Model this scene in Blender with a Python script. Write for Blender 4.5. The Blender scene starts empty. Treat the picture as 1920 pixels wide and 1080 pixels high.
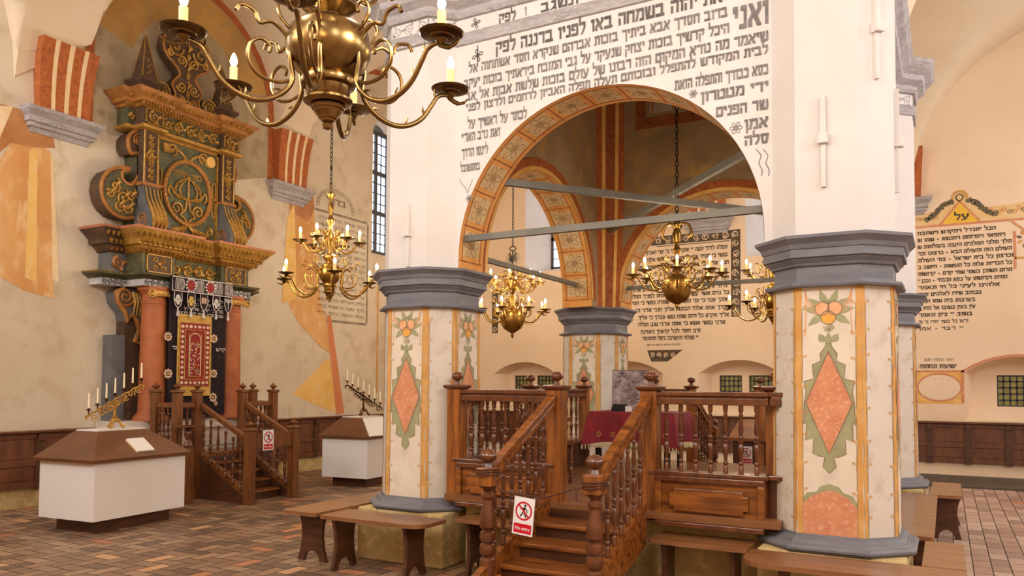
import bpy, math, random
from mathutils import Vector, Matrix
from mathutils.geometry import tessellate_polygon
PI = math.pi; C_, S_ = math.cos, math.sin
random.seed(7)
scn = bpy.context.scene; COL = scn.collection
# ------------------------------------------------------------------ camera
EYE = Vector((0, 0, 1.7)); FPX, CYPX, YAW, PIT, ROL = 1470.2334, 665.7649, .5057, .0375, .0056
FW = Vector((-S_(YAW)*C_(PIT), C_(YAW)*C_(PIT), S_(PIT)))
_rt = Vector((C_(YAW), S_(YAW), 0)); _up = _rt.cross(FW)
RT = _rt*C_(ROL) + _up*S_(ROL); UP = -_rt*S_(ROL) + _up*C_(ROL)
def at(x, y, X=None, Y=None, Z=None):
    d = RT*((x-960)/FPX) + UP*((CYPX-y)/FPX) + FW
    t = X/d.x if X is not None else Y/d.y if Y is not None else (Z-1.7)/d.z
    return EYE + d*t
cam = bpy.data.cameras.new('camera'); camo = bpy.data.objects.new('camera', cam); COL.objects.link(camo)
camo.matrix_world = Matrix(((RT.x, UP.x, -FW.x, EYE.x), (RT.y, UP.y, -FW.y, EYE.y), (RT.z, UP.z, -FW.z, EYE.z), (0, 0, 0, 1)))
cam.lens = 36*FPX/1920; cam.sensor_width = 36; cam.shift_y = (CYPX-540)/1920; cam.clip_start = .05
scn.camera = camo
# ------------------------------------------------------------------ materials
def lin(c):
    return tuple((v/255/12.92 if v/255 <= .04045 else ((v/255+.055)/1.055)**2.4) for v in c) + (1,)
def mat(name, c1, c2=None, scale=3., rough=.7, metal=0., stretch=(1, 1, 1), bump=0., detail=6, c3=None, spec=.5, emit=0, coat=0, bscale=None, lo=.35, hi=.65):
    m = bpy.data.materials.new(name); m.use_nodes = True; nt = m.node_tree; N = nt.nodes; L = nt.links
    b = N['Principled BSDF']; b.inputs['Roughness'].default_value = rough; b.inputs['Metallic'].default_value = metal
    b.inputs['Specular IOR Level'].default_value = spec; b.inputs['Base Color'].default_value = lin(c1)
    if coat: b.inputs['Coat Weight'].default_value = coat; b.inputs['Coat Roughness'].default_value = .15
    if emit: b.inputs['Emission Color'].default_value = lin(c1); b.inputs['Emission Strength'].default_value = emit
    if c2 or bump:
        tc = N.new('ShaderNodeTexCoord'); mp = N.new('ShaderNodeMapping'); mp.inputs['Scale'].default_value = stretch
        L.new(tc.outputs['Object'], mp.inputs['Vector'])
        nz = N.new('ShaderNodeTexNoise'); nz.inputs['Scale'].default_value = scale; nz.inputs['Detail'].default_value = detail
        nz.inputs['Roughness'].default_value = .6
        L.new(mp.outputs[0], nz.inputs['Vector'])
        if c2:
            r = N.new('ShaderNodeValToRGB'); r.color_ramp.elements[0].position = lo; r.color_ramp.elements[1].position = hi
            r.color_ramp.elements[0].color = lin(c1); r.color_ramp.elements[1].color = lin(c2)
            L.new(nz.outputs['Fac'], r.inputs['Fac']); out = r.outputs[0]
            if c3:
                n2 = N.new('ShaderNodeTexNoise'); n2.inputs['Scale'].default_value = scale*5; n2.inputs['Detail'].default_value = 8
                L.new(mp.outputs[0], n2.inputs['Vector'])
                r2 = N.new('ShaderNodeValToRGB'); r2.color_ramp.elements[0].position = .52; r2.color_ramp.elements[1].position = .72
                L.new(n2.outputs['Fac'], r2.inputs['Fac'])
                mx = N.new('ShaderNodeMix'); mx.data_type = 'RGBA'
                L.new(r2.outputs[0], mx.inputs['Factor']); L.new(out, mx.inputs[6]); mx.inputs[7].default_value = lin(c3); out = mx.outputs[2]
            L.new(out, b.inputs['Base Color'])
            if emit: L.new(out, b.inputs['Emission Color'])
        if bump:
            bp = N.new('ShaderNodeBump'); bp.inputs['Strength'].default_value = bump; bp.inputs['Distance'].default_value = .02
            src = nz
            if bscale:
                src = N.new('ShaderNodeTexNoise'); src.inputs['Scale'].default_value = bscale; src.inputs['Detail'].default_value = 5
                L.new(mp.outputs[0], src.inputs['Vector'])
            L.new(src.outputs['Fac'], bp.inputs['Height']); L.new(bp.outputs[0], b.inputs['Normal'])
    return m
WH = mat('white_limewash', (224, 218, 213), (215, 207, 201), 1.2, .85, bump=.15, bscale=9)
TXT = mat('faded_black_letters', (72, 69, 69), (120, 115, 112), 9, .9, lo=.3, hi=.7)
TXT2 = mat('black_ink_letters', (48, 40, 32), (92, 80, 66), 9, .9)
TXT3 = mat('faint_ink_letters', (120, 106, 88), (170, 152, 128), 6, .9)
PL_L = mat('aged_plaster', (222, 207, 184), (205, 187, 160), .7, .9, bump=.2, c3=(196, 174, 144), bscale=6, lo=.3, hi=.7)
PL_B = mat('cream_plaster', (240, 214, 184), (232, 204, 170), .6, .9, bump=.12, bscale=6)
PL_V = mat('vault_plaster', (232, 212, 184), (218, 196, 164), .5, .9, bump=.1, bscale=5)
PL_G = mat('lunette_shade_tone', (186, 168, 138), (158, 140, 112), .9, .9, bump=.15, bscale=6, c3=(150, 130, 98))
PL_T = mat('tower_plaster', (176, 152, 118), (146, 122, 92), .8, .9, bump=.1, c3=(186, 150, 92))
OCH = mat('yellow_wash_masonry', (206, 182, 128), (168, 140, 88), 2.2, .9, bump=.5, c3=(222, 196, 140), bscale=14)
GRY = mat('grey_painted_stone', (120, 119, 124), (103, 102, 108), 3, .6, bump=.1, stretch=(1, 1, 5))
GRYL = mat('light_grey_moulding', (178, 172, 172), (150, 143, 142), 4, .7, bump=.15, stretch=(1, 1, 4), c3=(196, 190, 188))
ORG = mat('orange_ochre_paint', (232, 172, 96), (218, 148, 72), 3, .85)
RED = mat('red_brown_paint', (164, 92, 48), (136, 70, 34), 10, .85, c3=(186, 120, 70))
REDB = mat('deep_red_orange_paint', (186, 104, 50), (152, 78, 38), 14, .85, c3=(204, 128, 72))
YEL = mat('yellow_ochre_paint', (240, 196, 116), (226, 172, 86), 4, .85)
DRAP = mat('orange_drapery_paint', (224, 172, 112), (208, 148, 86), 1.6, .9, c3=(230, 192, 140), stretch=(1, 1, .5))
DRAPY = mat('yellow_drapery_paint', (238, 196, 118), (228, 178, 92), 2, .9, c3=(232, 200, 146))
DRAPR = mat('brown_mural_paint', (190, 134, 86), (172, 112, 66), 3, .9)  # brown paint of the drapery tops and the painted window bars
CREAM = mat('cream_stripe_paint', (238, 214, 172), (228, 198, 150), 4, .85)
PILP = mat('pillar_painted_ground', (228, 214, 194), (216, 201, 180), 1.6, .85, bump=.15, c3=(210, 196, 176), bscale=12)
PILG = mat('pillar_plain_ground', (218, 208, 194), (206, 196, 181), 1.6, .85, bump=.15, c3=(198, 185, 167), bscale=12)
STRP = mat('ochre_stripe', (216, 166, 96), (198, 144, 74), 5, .85)
DIAM = mat('salmon_paint', (214, 148, 108), (200, 128, 90), 7, .85, c3=(224, 168, 132))
GRN = mat('sage_green_paint', (168, 164, 124), (148, 146, 108), 6, .85)
LINE = mat('brown_outline', (128, 108, 84), (152, 130, 104), 9, .9)
PCH = mat('peach_fruit_paint', (232, 176, 132), (222, 156, 104), 9, .85)
YFR = mat('yellow_fruit_paint', (232, 176, 82), (222, 158, 66), 9, .85)
SOF = mat('soffit_panel_paint', (224, 196, 148), (206, 176, 126), 3, .85)
WOOD = mat('varnished_oak', (98, 52, 20), (166, 98, 38), 2.5, .33, stretch=(7, 7, 1), coat=.25, bump=.05)
WOODH = mat('varnished_oak_horizontal', (94, 50, 20), (162, 96, 38), 2.5, .33, stretch=(1, 7, 9), coat=.25, bump=.05)
WOODD = mat('dark_walnut', (66, 37, 21), (92, 54, 30), 3, .4, stretch=(1, 1, 6), coat=.15)
WOODT = mat('turned_wood', (84, 44, 24), (116, 66, 34), 4, .28, stretch=(4, 4, 1), coat=.3)
SEAT = mat('bench_seat_wood', (124, 80, 48), (152, 104, 66), 2, .3, stretch=(1, 5, 5), coat=.2)
WOODA = mat('ark_stair_wood', (96, 54, 25), (132, 80, 40), 3, .38, stretch=(6, 6, 1), coat=.2)
PANEL = mat('wainscot_wood', (92, 52, 30), (118, 70, 42), 3, .45, stretch=(4, 4, 1))
BRASS = mat('aged_brass', (116, 94, 58), (146, 118, 74), 3, .27, 1., stretch=(1, 1, .3))
BRASSP = mat('polished_brass', (178, 140, 70), (140, 106, 52), 4, .34, 1.)
BRD = mat('dark_bronze', (84, 64, 38), (110, 86, 52), 4, .3, 1.)
IRON = mat('black_iron', (44, 38, 32), (64, 54, 44), 8, .5, .6)
BEAM = mat('grey_painted_iron', (104, 102, 94), (124, 120, 106), 3, .6)
CNDL = mat('ivory_candle', (244, 226, 190), rough=.5)
WAX = mat('warm_candle_sleeve', (240, 190, 120), rough=.5, emit=.25)
BULB = mat('lit_bulb', (255, 220, 160), emit=40)
GOLD = mat('gilt_carving', (188, 144, 66), (150, 108, 44), 7, .42, .35, c3=(214, 172, 92))
GOLDO = mat('orange_gilt', (180, 122, 58), (148, 94, 42), 6, .5, .15)
ARKG = mat('ark_green_blue_ground', (92, 90, 58), (64, 64, 48), 5, .6, c3=(128, 112, 56))
ARKB = mat('ark_brown_wood', (92, 66, 44), (66, 48, 36), 5, .6, c3=(112, 84, 52))
ARKS = mat('ark_slate_paint', (112, 112, 110), (90, 90, 90), 4, .6)
ARKW = mat('ark_white_carving', (204, 200, 196), (170, 166, 166), 6, .7)
COLR = mat('terracotta_column', (178, 102, 56), (156, 82, 42), 5, .55, bump=.1)
MARB = mat('white_marble_step', (222, 208, 196), (204, 188, 174), 4, .6)
VELB = mat('black_velvet', (26, 14, 20), (38, 20, 30), 6, .9)
VELR = mat('crimson_velvet', (138, 10, 26), (104, 8, 22), 3, .75)
VELR.node_tree.nodes['Principled BSDF'].inputs['Sheen Weight'].default_value = .1
EMBR = mat('crimson_embroidery', (150, 44, 34), (120, 30, 26), 12, .8)
EMBG = mat('gold_embroidery', (206, 170, 84), (180, 140, 56), 14, .6)
EMBP = mat('pale_embroidery', (226, 200, 178), (206, 170, 150), 14, .7)
SILV = mat('silver_embroidery', (214, 206, 204), (180, 170, 172), 12, .5)
FRNG = mat('cream_fringe', (226, 210, 172), (204, 184, 140), 30, .8)
LAM = mat('white_laminate', (232, 226, 220), rough=.45)
LAMC = mat('warm_white_laminate', (232, 226, 220), rough=.4)
SGNW = mat('sign_white', (240, 240, 240), rough=.3)
SGNR = mat('sign_red', (204, 22, 44), rough=.3)
SGNK = mat('sign_black', (24, 22, 24), rough=.4)
GLS = mat('daylight_pane', (206, 222, 250), (244, 248, 255), 1.2, .2, emit=1.6)
GLSY = mat('yellow_green_pane', (150, 138, 62), (106, 96, 40), 9, .3, emit=.22)
FRM = mat('dark_window_frame', (70, 66, 66), rough=.5)
PEWT = mat('embossed_pewter', (168, 150, 146), (104, 88, 92), 14, .45, .5, bump=.6)
STON = mat('dark_stone_border', (96, 84, 72), (78, 68, 58), 4, .6, bump=.2)
LIDW = mat('brown_lid_wood', (92, 54, 30), (112, 68, 38), 2, .38, stretch=(1, 1, 5), coat=.15)
PURP = mat('pale_card', (226, 220, 214), rough=.6)
# ------------------------------------------------------------------ frames and mesh builder
class Fr:
    def __init__(s, O, U=(1, 0, 0), V=(0, 0, 1)):
        s.O = Vector(O); s.U = Vector(U).normalized(); s.V = Vector(V).normalized(); s.N = s.U.cross(s.V)
    def P(s, u, v, n=0): return s.O + s.U*u + s.V*v + s.N*n
class ArcFr:            # soffit of an arch: u = arc length from crown centre, v = depth, n towards the axis
    def __init__(s, c, A, D, r): s.c = Vector(c); s.A = Vector(A); s.D = Vector(D); s.r = r
    def P(s, u, v, n=0):
        a = u/s.r; q = s.r-n
        return s.c + s.A*(q*S_(a)) + Vector((0, 0, 1))*(q*C_(a)) + s.D*v
WORLD = Fr((0, 0, 0), (1, 0, 0), (0, 1, 0))
def spiral(cu, cv, r0, r1, a0, turns, n=22):
    n = max(8, int(n*abs(turns)/1.5))
    return [(cu+(r0+(r1-r0)*i/n)*C_(a0+2*PI*turns*i/n), cv+(r0+(r1-r0)*i/n)*S_(a0+2*PI*turns*i/n)) for i in range(n+1)]
def smooth(pts, k=6):
    out = []; n = len(pts); P = [Vector(p) for p in pts]
    for i in range(n-1):
        p0, p1, p2, p3 = P[max(i-1, 0)], P[i], P[i+1], P[min(i+2, n-1)]
        for j in range(k):
            t = j/k
            out.append(.5*((2*p1)+(p2-p0)*t+(2*p0-5*p1+4*p2-p3)*t*t+(3*p1-p0-3*p2+p3)*t**3))
    out.append(P[-1]); return out
class MB:
    def __init__(s, *mats): s.v = []; s.f = []; s.mi = []; s.mats = list(mats); s.sm = []
    def m(s, mt):
        if mt is None: return 0
        if mt not in s.mats: s.mats.append(mt)
        return s.mats.index(mt)
    def add(s, vs, fs, mt=None, smooth_=False):
        k = len(s.v); i = s.m(mt); s.v += [Vector(p) for p in vs]
        for f in fs: s.f.append([k+a for a in f]); s.mi.append(i); s.sm.append(smooth_)
        return s
    def box(s, x0, x1, y0, y1, z0, z1, mt=None, fr=None):
        P = fr.P if fr else (lambda a, b, c: Vector((a, b, c)))
        vs = [P(x, y, z) for z in (z0, z1) for y in (y0, y1) for x in (x0, x1)]
        return s.add(vs, [(0, 2, 3, 1), (4, 5, 7, 6), (0, 1, 5, 4), (2, 6, 7, 3), (0, 4, 6, 2), (1, 3, 7, 5)], mt)
    def poly(s, fr, pts, n=0., mt=None, th=0.):
        """flat (or thick) polygon on a frame"""
        pts = [(p[0], p[1]) for p in pts]
        tri = tessellate_polygon([[Vector((p[0], p[1], 0)) for p in pts]])
        a = sum(pts[i][0]*pts[(i+1) % len(pts)][1]-pts[(i+1) % len(pts)][0]*pts[i][1] for i in range(len(pts)))
        if a < 0: pts = pts[::-1]; tri = [tuple(len(pts)-1-i for i in t) for t in tri]
        def ori(t):
            A, B, Q = [pts[i] for i in t]
            return t if (B[0]-A[0])*(Q[1]-A[1])-(B[1]-A[1])*(Q[0]-A[0]) > 0 else (t[0], t[2], t[1])
        tri = [ori(t) for t in tri]; N = len(pts)
        if th == 0: return s.add([fr.P(u, v, n) for u, v in pts], tri, mt)
        vs = [fr.P(u, v, n) for u, v in pts]+[fr.P(u, v, n-th) for u, v in pts]
        fs = list(tri)+[(t[0]+N, t[2]+N, t[1]+N) for t in tri]+[(i, i+N, (i+1) % N+N, (i+1) % N) for i in range(N)]
        return s.add(vs, fs, mt)
    def stroke(s, fr, pts, w=.01, n=.004, mt=None, th=0):
        P = [Vector((p[0], p[1])) for p in pts]; L = []; R = []
        for i, p in enumerate(P):
            d = (P[min(i+1, len(P)-1)]-P[max(i-1, 0)])
            if d.length < 1e-9: d = Vector((1, 0))
            d.normalize(); q = Vector((-d.y, d.x))*w/2; L.append(p+q); R.append(p-q)
        vs = [fr.P(p.x, p.y, n) for p in L+R]; k = len(P)
        return s.add(vs, [(i, i+k, i+k+1, i+1) for i in range(k-1)], mt)
    def tube(s, path, r, seg=6, mt=None, caps=True):
        P = [Vector(p) for p in path]; k = len(P)
        if k < 2: return s
        rr = r if isinstance(r, (list, tuple)) else [r]*k
        T = [(P[min(i+1, k-1)]-P[max(i-1, 0)]).normalized() for i in range(k)]
        a = T[0].orthogonal().normalized(); vs = []
        for i in range(k):
            a = (a-T[i]*a.dot(T[i]))
            a = a.normalized() if a.length > 1e-6 else T[i].orthogonal().normalized()
            b = T[i].cross(a)
            vs += [P[i]+(a*C_(2*PI*j/seg)+b*S_(2*PI*j/seg))*rr[i] for j in range(seg)]
        fs = [(i*seg+j, i*seg+(j+1) % seg, (i+1)*seg+(j+1) % seg, (i+1)*seg+j) for i in range(k-1) for j in range(seg)]
        if caps: fs += [tuple(range(seg))[::-1], tuple((k-1)*seg+j for j in range(seg))]
        return s.add(vs, fs, mt, True)
    def ftube(s, fr, pts, r, n=0., mt=None, seg=6):
        return s.tube([fr.P(p[0], p[1], n) for p in pts], r, seg, mt)
    def lathe(s, prof, c=(0, 0, 0), seg=20, mt=None, rot=0, smooth_=True):
        c = Vector(c); vs = []; k = len(prof)
        for r, z in prof: vs += [c+Vector((max(r, 1e-4)*C_(rot+2*PI*j/seg), max(r, 1e-4)*S_(rot+2*PI*j/seg), z)) for j in range(seg)]
        up = prof[-1][1] > prof[0][1]
        fs = []
        for i in range(k-1):
            for j in range(seg):
                q = (i*seg+j, i*seg+(j+1) % seg, (i+1)*seg+(j+1) % seg, (i+1)*seg+j)
                fs.append(q if up else q[::-1])
        e0 = tuple(range(seg)); e1 = tuple((k-1)*seg+j for j in range(seg))
        fs += [e0[::-1], e1] if up else [e0, e1[::-1]]
        return s.add(vs, fs, mt, smooth_)
    def loft(s, loops, mt=None, cap=True, smooth_=False):
        k = len(loops[0]); vs = [p for l in loops for p in l]
        fs = [(i*k+j, i*k+(j+1) % k, (i+1)*k+(j+1) % k, (i+1)*k+j) for i in range(len(loops)-1) for j in range(k)]
        if cap: fs += [tuple(range(k))[::-1], tuple((len(loops)-1)*k+j for j in range(k))]
        return s.add(vs, fs, mt, smooth_)
    def ball(s, c, r, mt=None, seg=10, sz=1.):
        return s.lathe([(r*S_(PI*i/8), -r*sz*C_(PI*i/8)) for i in range(9)], c, seg, mt)
    def build(s, name, parent=None, bevel=0, loc=None, auto=True):
        o_ = Vector((0, 0, 0)); p = parent
        while p is not None: o_ += p.location; p = p.parent
        if loc is not None: o_ += Vector(loc)
        me = bpy.data.meshes.new(name); me.from_pydata([tuple(v-o_) for v in s.v], [], s.f)
        for m_ in s.mats: me.materials.append(m_)
        me.polygons.foreach_set('material_index', s.mi); me.polygons.foreach_set('use_smooth', s.sm)
        me.update()
        if any(s.sm): me.set_sharp_from_angle(angle=math.radians(38))
        o = bpy.data.objects.new(name, me); COL.objects.link(o)
        if parent is not None: o.parent = parent
        if loc is not None: o.location = loc
        if bevel:
            b = o.modifiers.new('bevel', 'BEVEL'); b.width = bevel; b.segments = 2; b.limit_method = 'ANGLE'; b.angle_limit = .7
        return o
def tag(o, label=None, cat=None, group=None, kind=None):
    for k, v in (('label', label), ('category', cat), ('group', group), ('kind', kind)):
        if v: o[k] = v
    return o
def thing(name, label, cat, loc=(0, 0, 0), rz=0, group=None):
    o = bpy.data.objects.new(name, None); COL.objects.link(o); o.location = loc; o.rotation_euler = (0, 0, rz); o.empty_display_size = .1
    return tag(o, label, cat, group)
def dup(o, loc=None, rz=None, parent=None, label=None, group=None, scale=None):
    c = o.copy(); COL.objects.link(c)
    if parent is not None: c.parent = parent
    if loc is not None: c.location = loc
    if rz is not None: c.rotation_euler = (0, 0, rz)
    if scale is not None: c.scale = (scale,)*3
    if label: c['label'] = label
    if group: c['group'] = group
    for ch in [x for x in bpy.data.objects if x.parent == o]: dup(ch, parent=c)
    return c
# ------------------------------------------------------------------ square Hebrew lettering (drawn with a broad pen)
def R(a, b, c, d): return [(a, b), (c, b), (c, d), (a, d)]
GL = {
'א': (.8, [[(0, 1), (.22, 1), (.8, 0), (.56, 0)], [(.58, 1), (.8, 1), (.78, .7), (.55, .42), (.45, .55), (.62, .78)], [(0, 0), (.2, 0), (.17, .25), (.36, .55), (.27, .68), (0, .3)]]),
'ב': (.8, [R(0, .77, .62, 1), R(.5, .1, .66, 1), R(0, 0, .8, .22)]),
'ג': (.56, [R(.1, .77, .5, 1), R(.36, .3, .5, .9), [(0, 0), (.16, 0), (.5, .4), (.4, .5)], [(.4, 0), (.56, 0), (.5, .4), (.36, .4)]]),
'ד': (.75, [R(0, .77, .75, 1), R(.52, 0, .66, .9)]),
'ה': (.72, [R(0, .77, .72, 1), R(.56, 0, .71, .9), R(.05, 0, .19, .56)]),
'ו': (.3, [R(0, .77, .3, 1), R(.15, 0, .29, .9)]),
'ז': (.36, [R(0, .78, .36, 1), R(.12, 0, .25, .85)]),
'ח': (.74, [R(0, .77, .74, 1), R(.58, 0, .72, .9), R(.03, 0, .17, .9)]),
'ט': (.74, [R(0, .1, .15, 1), R(0, 0, .72, .22), R(.58, 0, .73, .9), R(.36, .78, .73, 1)]),
'י': (.28, [R(0, .72, .28, 1), R(.14, .5, .27, .8)]),
'ך': (.66, [R(0, .77, .66, 1), R(.5, -.3, .64, .9)]),
'כ': (.68, [R(0, .77, .6, 1), R(.5, .05, .66, .95), R(0, 0, .62, .22)]),
'ל': (.64, [R(0, .9, .13, 1.45), R(0, .77, .62, 1), R(.48, .45, .62, .9), [(.48, .5), (.62, .5), (.36, 0), (.2, 0)]]),
'ם': (.74, [R(0, .77, .74, 1), R(0, 0, .74, .22), R(.58, 0, .74, 1), R(0.02, 0, .16, .9)]),
'מ': (.8, [R(.2, .77, .74, 1), R(.64, 0, .79, .95), R(.42, 0, .78, .2), [(0, 0), (.15, 0), (.33, .8), (.2, .85)], [(0, 1), (.1, 1), (.3, .7), (.2, .66)]]),
'ן': (.28, [R(0, .78, .28, 1), R(.14, -.3, .27, .9)]),
'נ': (.46, [R(.1, .77, .44, 1), R(.3, .1, .44, .95), R(0, 0, .44, .2)]),
'ס': (.76, [R(0, .77, .76, 1), [(.03, .8), (.17, .8), (.3, .15), (.15, .1)], [(.6, .8), (.74, .8), (.62, .1), (.48, .15)], R(.15, 0, .62, .2)]),
'ע': (.76, [[(.56, 1), (.76, 1), (.74, .68), (.42, 0), (.24, .05), (.58, .7)], [(0, 1), (.2, 1), (.2, .7), (.44, .2), (.3, .12), (.04, .65)], R(0, -.08, .42, .1)]),
'ף': (.68, [R(0, .77, .68, 1), R(.53, -.3, .67, .9), R(0, .5, .14, .9), R(.1, .5, .32, .63)]),
'פ': (.68, [R(0, .77, .66, 1), R(.53, .05, .67, .95), R(0, 0, .66, .2), R(0, .45, .14, .9), R(.1, .45, .36, .58)]),
'ץ': (.66, [R(.22, -.3, .36, .7), [(0, 1), (.2, 1), (.34, .6), (.22, .5)], [(.45, 1), (.65, 1), (.65, .8), (.36, .5), (.3, .6)]]),
'צ': (.74, [[(0, 1), (.2, 1), (.72, .15), (.55, .1)], [(.48, 1), (.7, 1), (.68, .78), (.45, .48), (.36, .58)], R(0, 0, .72, .2)]),
'ק': (.72, [R(0, .77, .72, 1), [(.55, .9), (.7, .9), (.6, .3), (.46, .35)], R(.05, -.3, .19, .58)]),
'ר': (.64, [R(0, .77, .64, 1), R(.48, 0, .62, .9)]),
'ש': (.9, [R(.1, 0, .86, .22), [(0, 1), (.17, 1), (.28, .1), (.1, .1)], [(.36, 1), (.53, 1), (.4, .2), (.28, .2)], R(.74, .1, .9, 1)]),
'ת': (.76, [R(.04, .77, .74, 1), R(.6, 0, .75, .95), R(.14, .1, .28, .9), R(0, 0, .28, .18)]),
"'": (.14, [[(0, 1), (.14, 1), (.06, .72), (0, .72)]]), ':': (.16, [R(0, .2, .14, .35), R(0, .6, .14, .75)]), '-': (.4, [R(0, .42, .4, .52)]),
'*': (.6, [[(.3+.28*C_(a*PI/4)*(1 if a % 2 else .45), .45+.28*S_(a*PI/4)*(1 if a % 2 else .45)) for a in range(8)]]),
}
def hebrew(mb, fr, s, u1, v, h, width=None, mt=TXT, n=.004, gap=.13, sp=.5):
    """right-to-left line ending at u1 (its right edge), base v, letter height h; fitted to width"""
    tot = sum((GL[c][0]+gap) if c in GL else sp for c in s)
    k = (width/tot/h) if width else 1
    u = u1
    for c in s:
        if c not in GL: u -= sp*h*k; continue
        w, ps = GL[c]; u -= w*h*k
        for di, dd in enumerate((0, .055) if h > .06 else (0,)):
            for pi, p in enumerate(ps): mb.poly(fr, [(u+(a+dd-.027)*h*k, v+b*h) for a, b in p], n+.0007*(pi+di*5), mt)
        u -= gap*h*k
    return u
def flower(mb, fr, cu, cv, r, n=.004, mt=LINE, w=.006, petals=6, a0=0.):
    for i in range(petals):
        a = a0+2*PI*i/petals
        pts = [(cu+r*q*C_(a+b), cv+r*q*S_(a+b)) for q, b in ((.2, 0), (.55, .38), (.85, .25), (1, 0), (.85, -.25), (.55, -.38), (.2, 0))]
        mb.stroke(fr, smooth(pts, 3), w, n, mt)
    mb.stroke(fr, spiral(cu, cv, r*.18, r*.18, 0, 1, 12), w, n, mt)
def leaf(mb, fr, u, v, a, L, W, n=.003, mt=GRN):
    pts = [(0, 0), (.25, .5), (.55, .45), (1, 0), (.55, -.45), (.25, -.5)]
    mb.poly(fr, [(u+L*x*C_(a)-W*y*S_(a), v+L*x*S_(a)+W*y*C_(a)) for x, y in pts], n, mt)
# ------------------------------------------------------------------ room constants
XL, YB, XRT, YF = -10.95, 17.19, 5.65, -.6
AX, BX, AY, CY = -4.56, -.75, 6.56, 10.80
def st(o): o['kind'] = 'structure'; return o
def arc(cu, cv, r, a0, a1, n=24): return [(cu+r*C_(a0+(a1-a0)*i/n), cv+r*S_(a0+(a1-a0)*i/n)) for i in range(n+1)]
def seg_arch(u0, u1, v0, vs, vt, n=10):
    """opening outline, counter-clockwise, with a segmental head"""
    w = (u1-u0)/2; h = vt-vs; r = (w*w+h*h)/(2*h); c = vt-r; a = math.asin(min(1, w/r))
    return [(u0, v0), (u1, v0)]+[((u0+u1)/2+r*S_(a-2*a*i/n), c+r*C_(a-2*a*i/n)) for i in range(n+1)]
def wall(name, fr, outer, holes, th, mt, hm=None):
    """front face with holes, splayed reveals; holes = [(front loop, back loop, depth, material)]"""
    mb = MB(mt); L = [outer]+[h[0] for h in holes]
    tri = tessellate_polygon([[Vector((p[0], p[1], 0)) for p in l] for l in L])
    flat = [p for l in L for p in l]
    fs = []
    for t in tri:
        A, B, Q = [flat[i] for i in t]
        fs.append(t if (B[0]-A[0])*(Q[1]-A[1])-(B[1]-A[1])*(Q[0]-A[0]) > 0 else (t[0], t[2], t[1]))
    mb.add([fr.P(u, v, 0) for u, v in flat], fs, mt)
    for f, b, d, m_ in holes:
        k = len(f)
        mb.add([fr.P(u, v, 0) for u, v in f]+[fr.P(u, v, -d) for u, v in b], [(i, (i+1) % k, (i+1) % k+k, i+k) for i in range(k)], m_)
    u = [p[0] for p in outer]; v = [p[1] for p in outer]
    mb.box(min(u), max(u), min(v), max(v), -th-.05, -th, mt, fr)
    k = len(outer)
    mb.add([fr.P(a, b, 0) for a, b in outer]+[fr.P(a, b, -th) for a, b in outer], [(i, i+k, (i+1) % k+k, (i+1) % k) for i in range(k)], mt)
    return st(mb.build(name))
FL_ = Fr((XL, 0, 0), (0, 1, 0)); FB = Fr((0, YB, 0), (1, 0, 0)); FT = Fr((0, 6.33, 0), (1, 0, 0))
# ---- windows
WN = [0]
def bars(mb, fr, u0, u1, v0, v1, nu, nv, w, n, mt, th=.02):
    for i in range(nu+1):
        u = u0+(u1-u0)*i/nu; mb.box(u-w/2, u+w/2, v0, v1, n, n+th, mt, fr)
    for j in range(nv+1):
        v = v0+(v1-v0)*j/nv; mb.box(u0-w/2, u1+w/2, v-w/2, v+w/2, n, n+th, mt, fr)
def window(fr, u0, u1, v0, v1, n, nu, nv, pane, w=.025, big=0):
    WN[0] += 1
    pn = MB(pane); pn.box(u0-.04, u1+.04, v0-.04, v1+.04, n-.03, n, pane, fr)
    o = st(pn.build('window_%d' % WN[0]))
    f = MB(FRM); bars(f, fr, u0, u1, v0, v1, nu, nv, w, n+.004, FRM)
    bars(f, fr, u0, u1, v0, v1, 1, max(1, big), .09 if big else .05, n+.004, FRM, .05)
    if big: f.box((u0+u1)/2-.04, (u0+u1)/2+.04, v0, v1, n+.004, n+.05, FRM, fr)
    f.build('window_frame', o); return o
hl = [(seg_arch(13.42, 14.66, 4.56, 7.3, 7.7), seg_arch(13.5, 14.36, 4.6, 7.25, 7.6), .34, WH)]
wall('wall_left', FL_, [(YF, -.05), (YB+.6, -.05), (YB+.6, 9.4), (YF, 9.4)], hl, .9, PL_L)
window(FL_, 13.52, 14.34, 4.66, 7.4, -.36, 4, 12, GLS, .02, 3)
hb = []
NI = [(-10.04, -8.30, 2, 0), (-7.36, -5.62, 2, 0), (-4.79, -3.05, 2, 0), (-2.3, -.75, 2, 0), (.30, 2.05, 1, 0), (3.3, 5.0, 2, 0)]
for u0, u1, k, _ in NI:
    hb.append((seg_arch(u0, u1, 1.07, 1.97, 2.26), seg_arch(u0+.16, u1-.16, 1.3, 1.97, 2.17), .5, PL_B))
HW = [(-9.16, -6.57), (-3.76, -1.54), (1.75, 3.4)]
for u0, u1 in HW:
    hb.append((seg_arch(u0, u1, 4.5, 6.5, 7.2), seg_arch(u0+.36, u1-.36, 4.66, 6.5, 7.0), .8, WH))
wall('wall_back', FB, [(XL-.6, -.05), (XRT+.6, -.05), (XRT+.6, 9.4), (XL-.6, 9.4)], hb, 1., PL_B)
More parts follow.
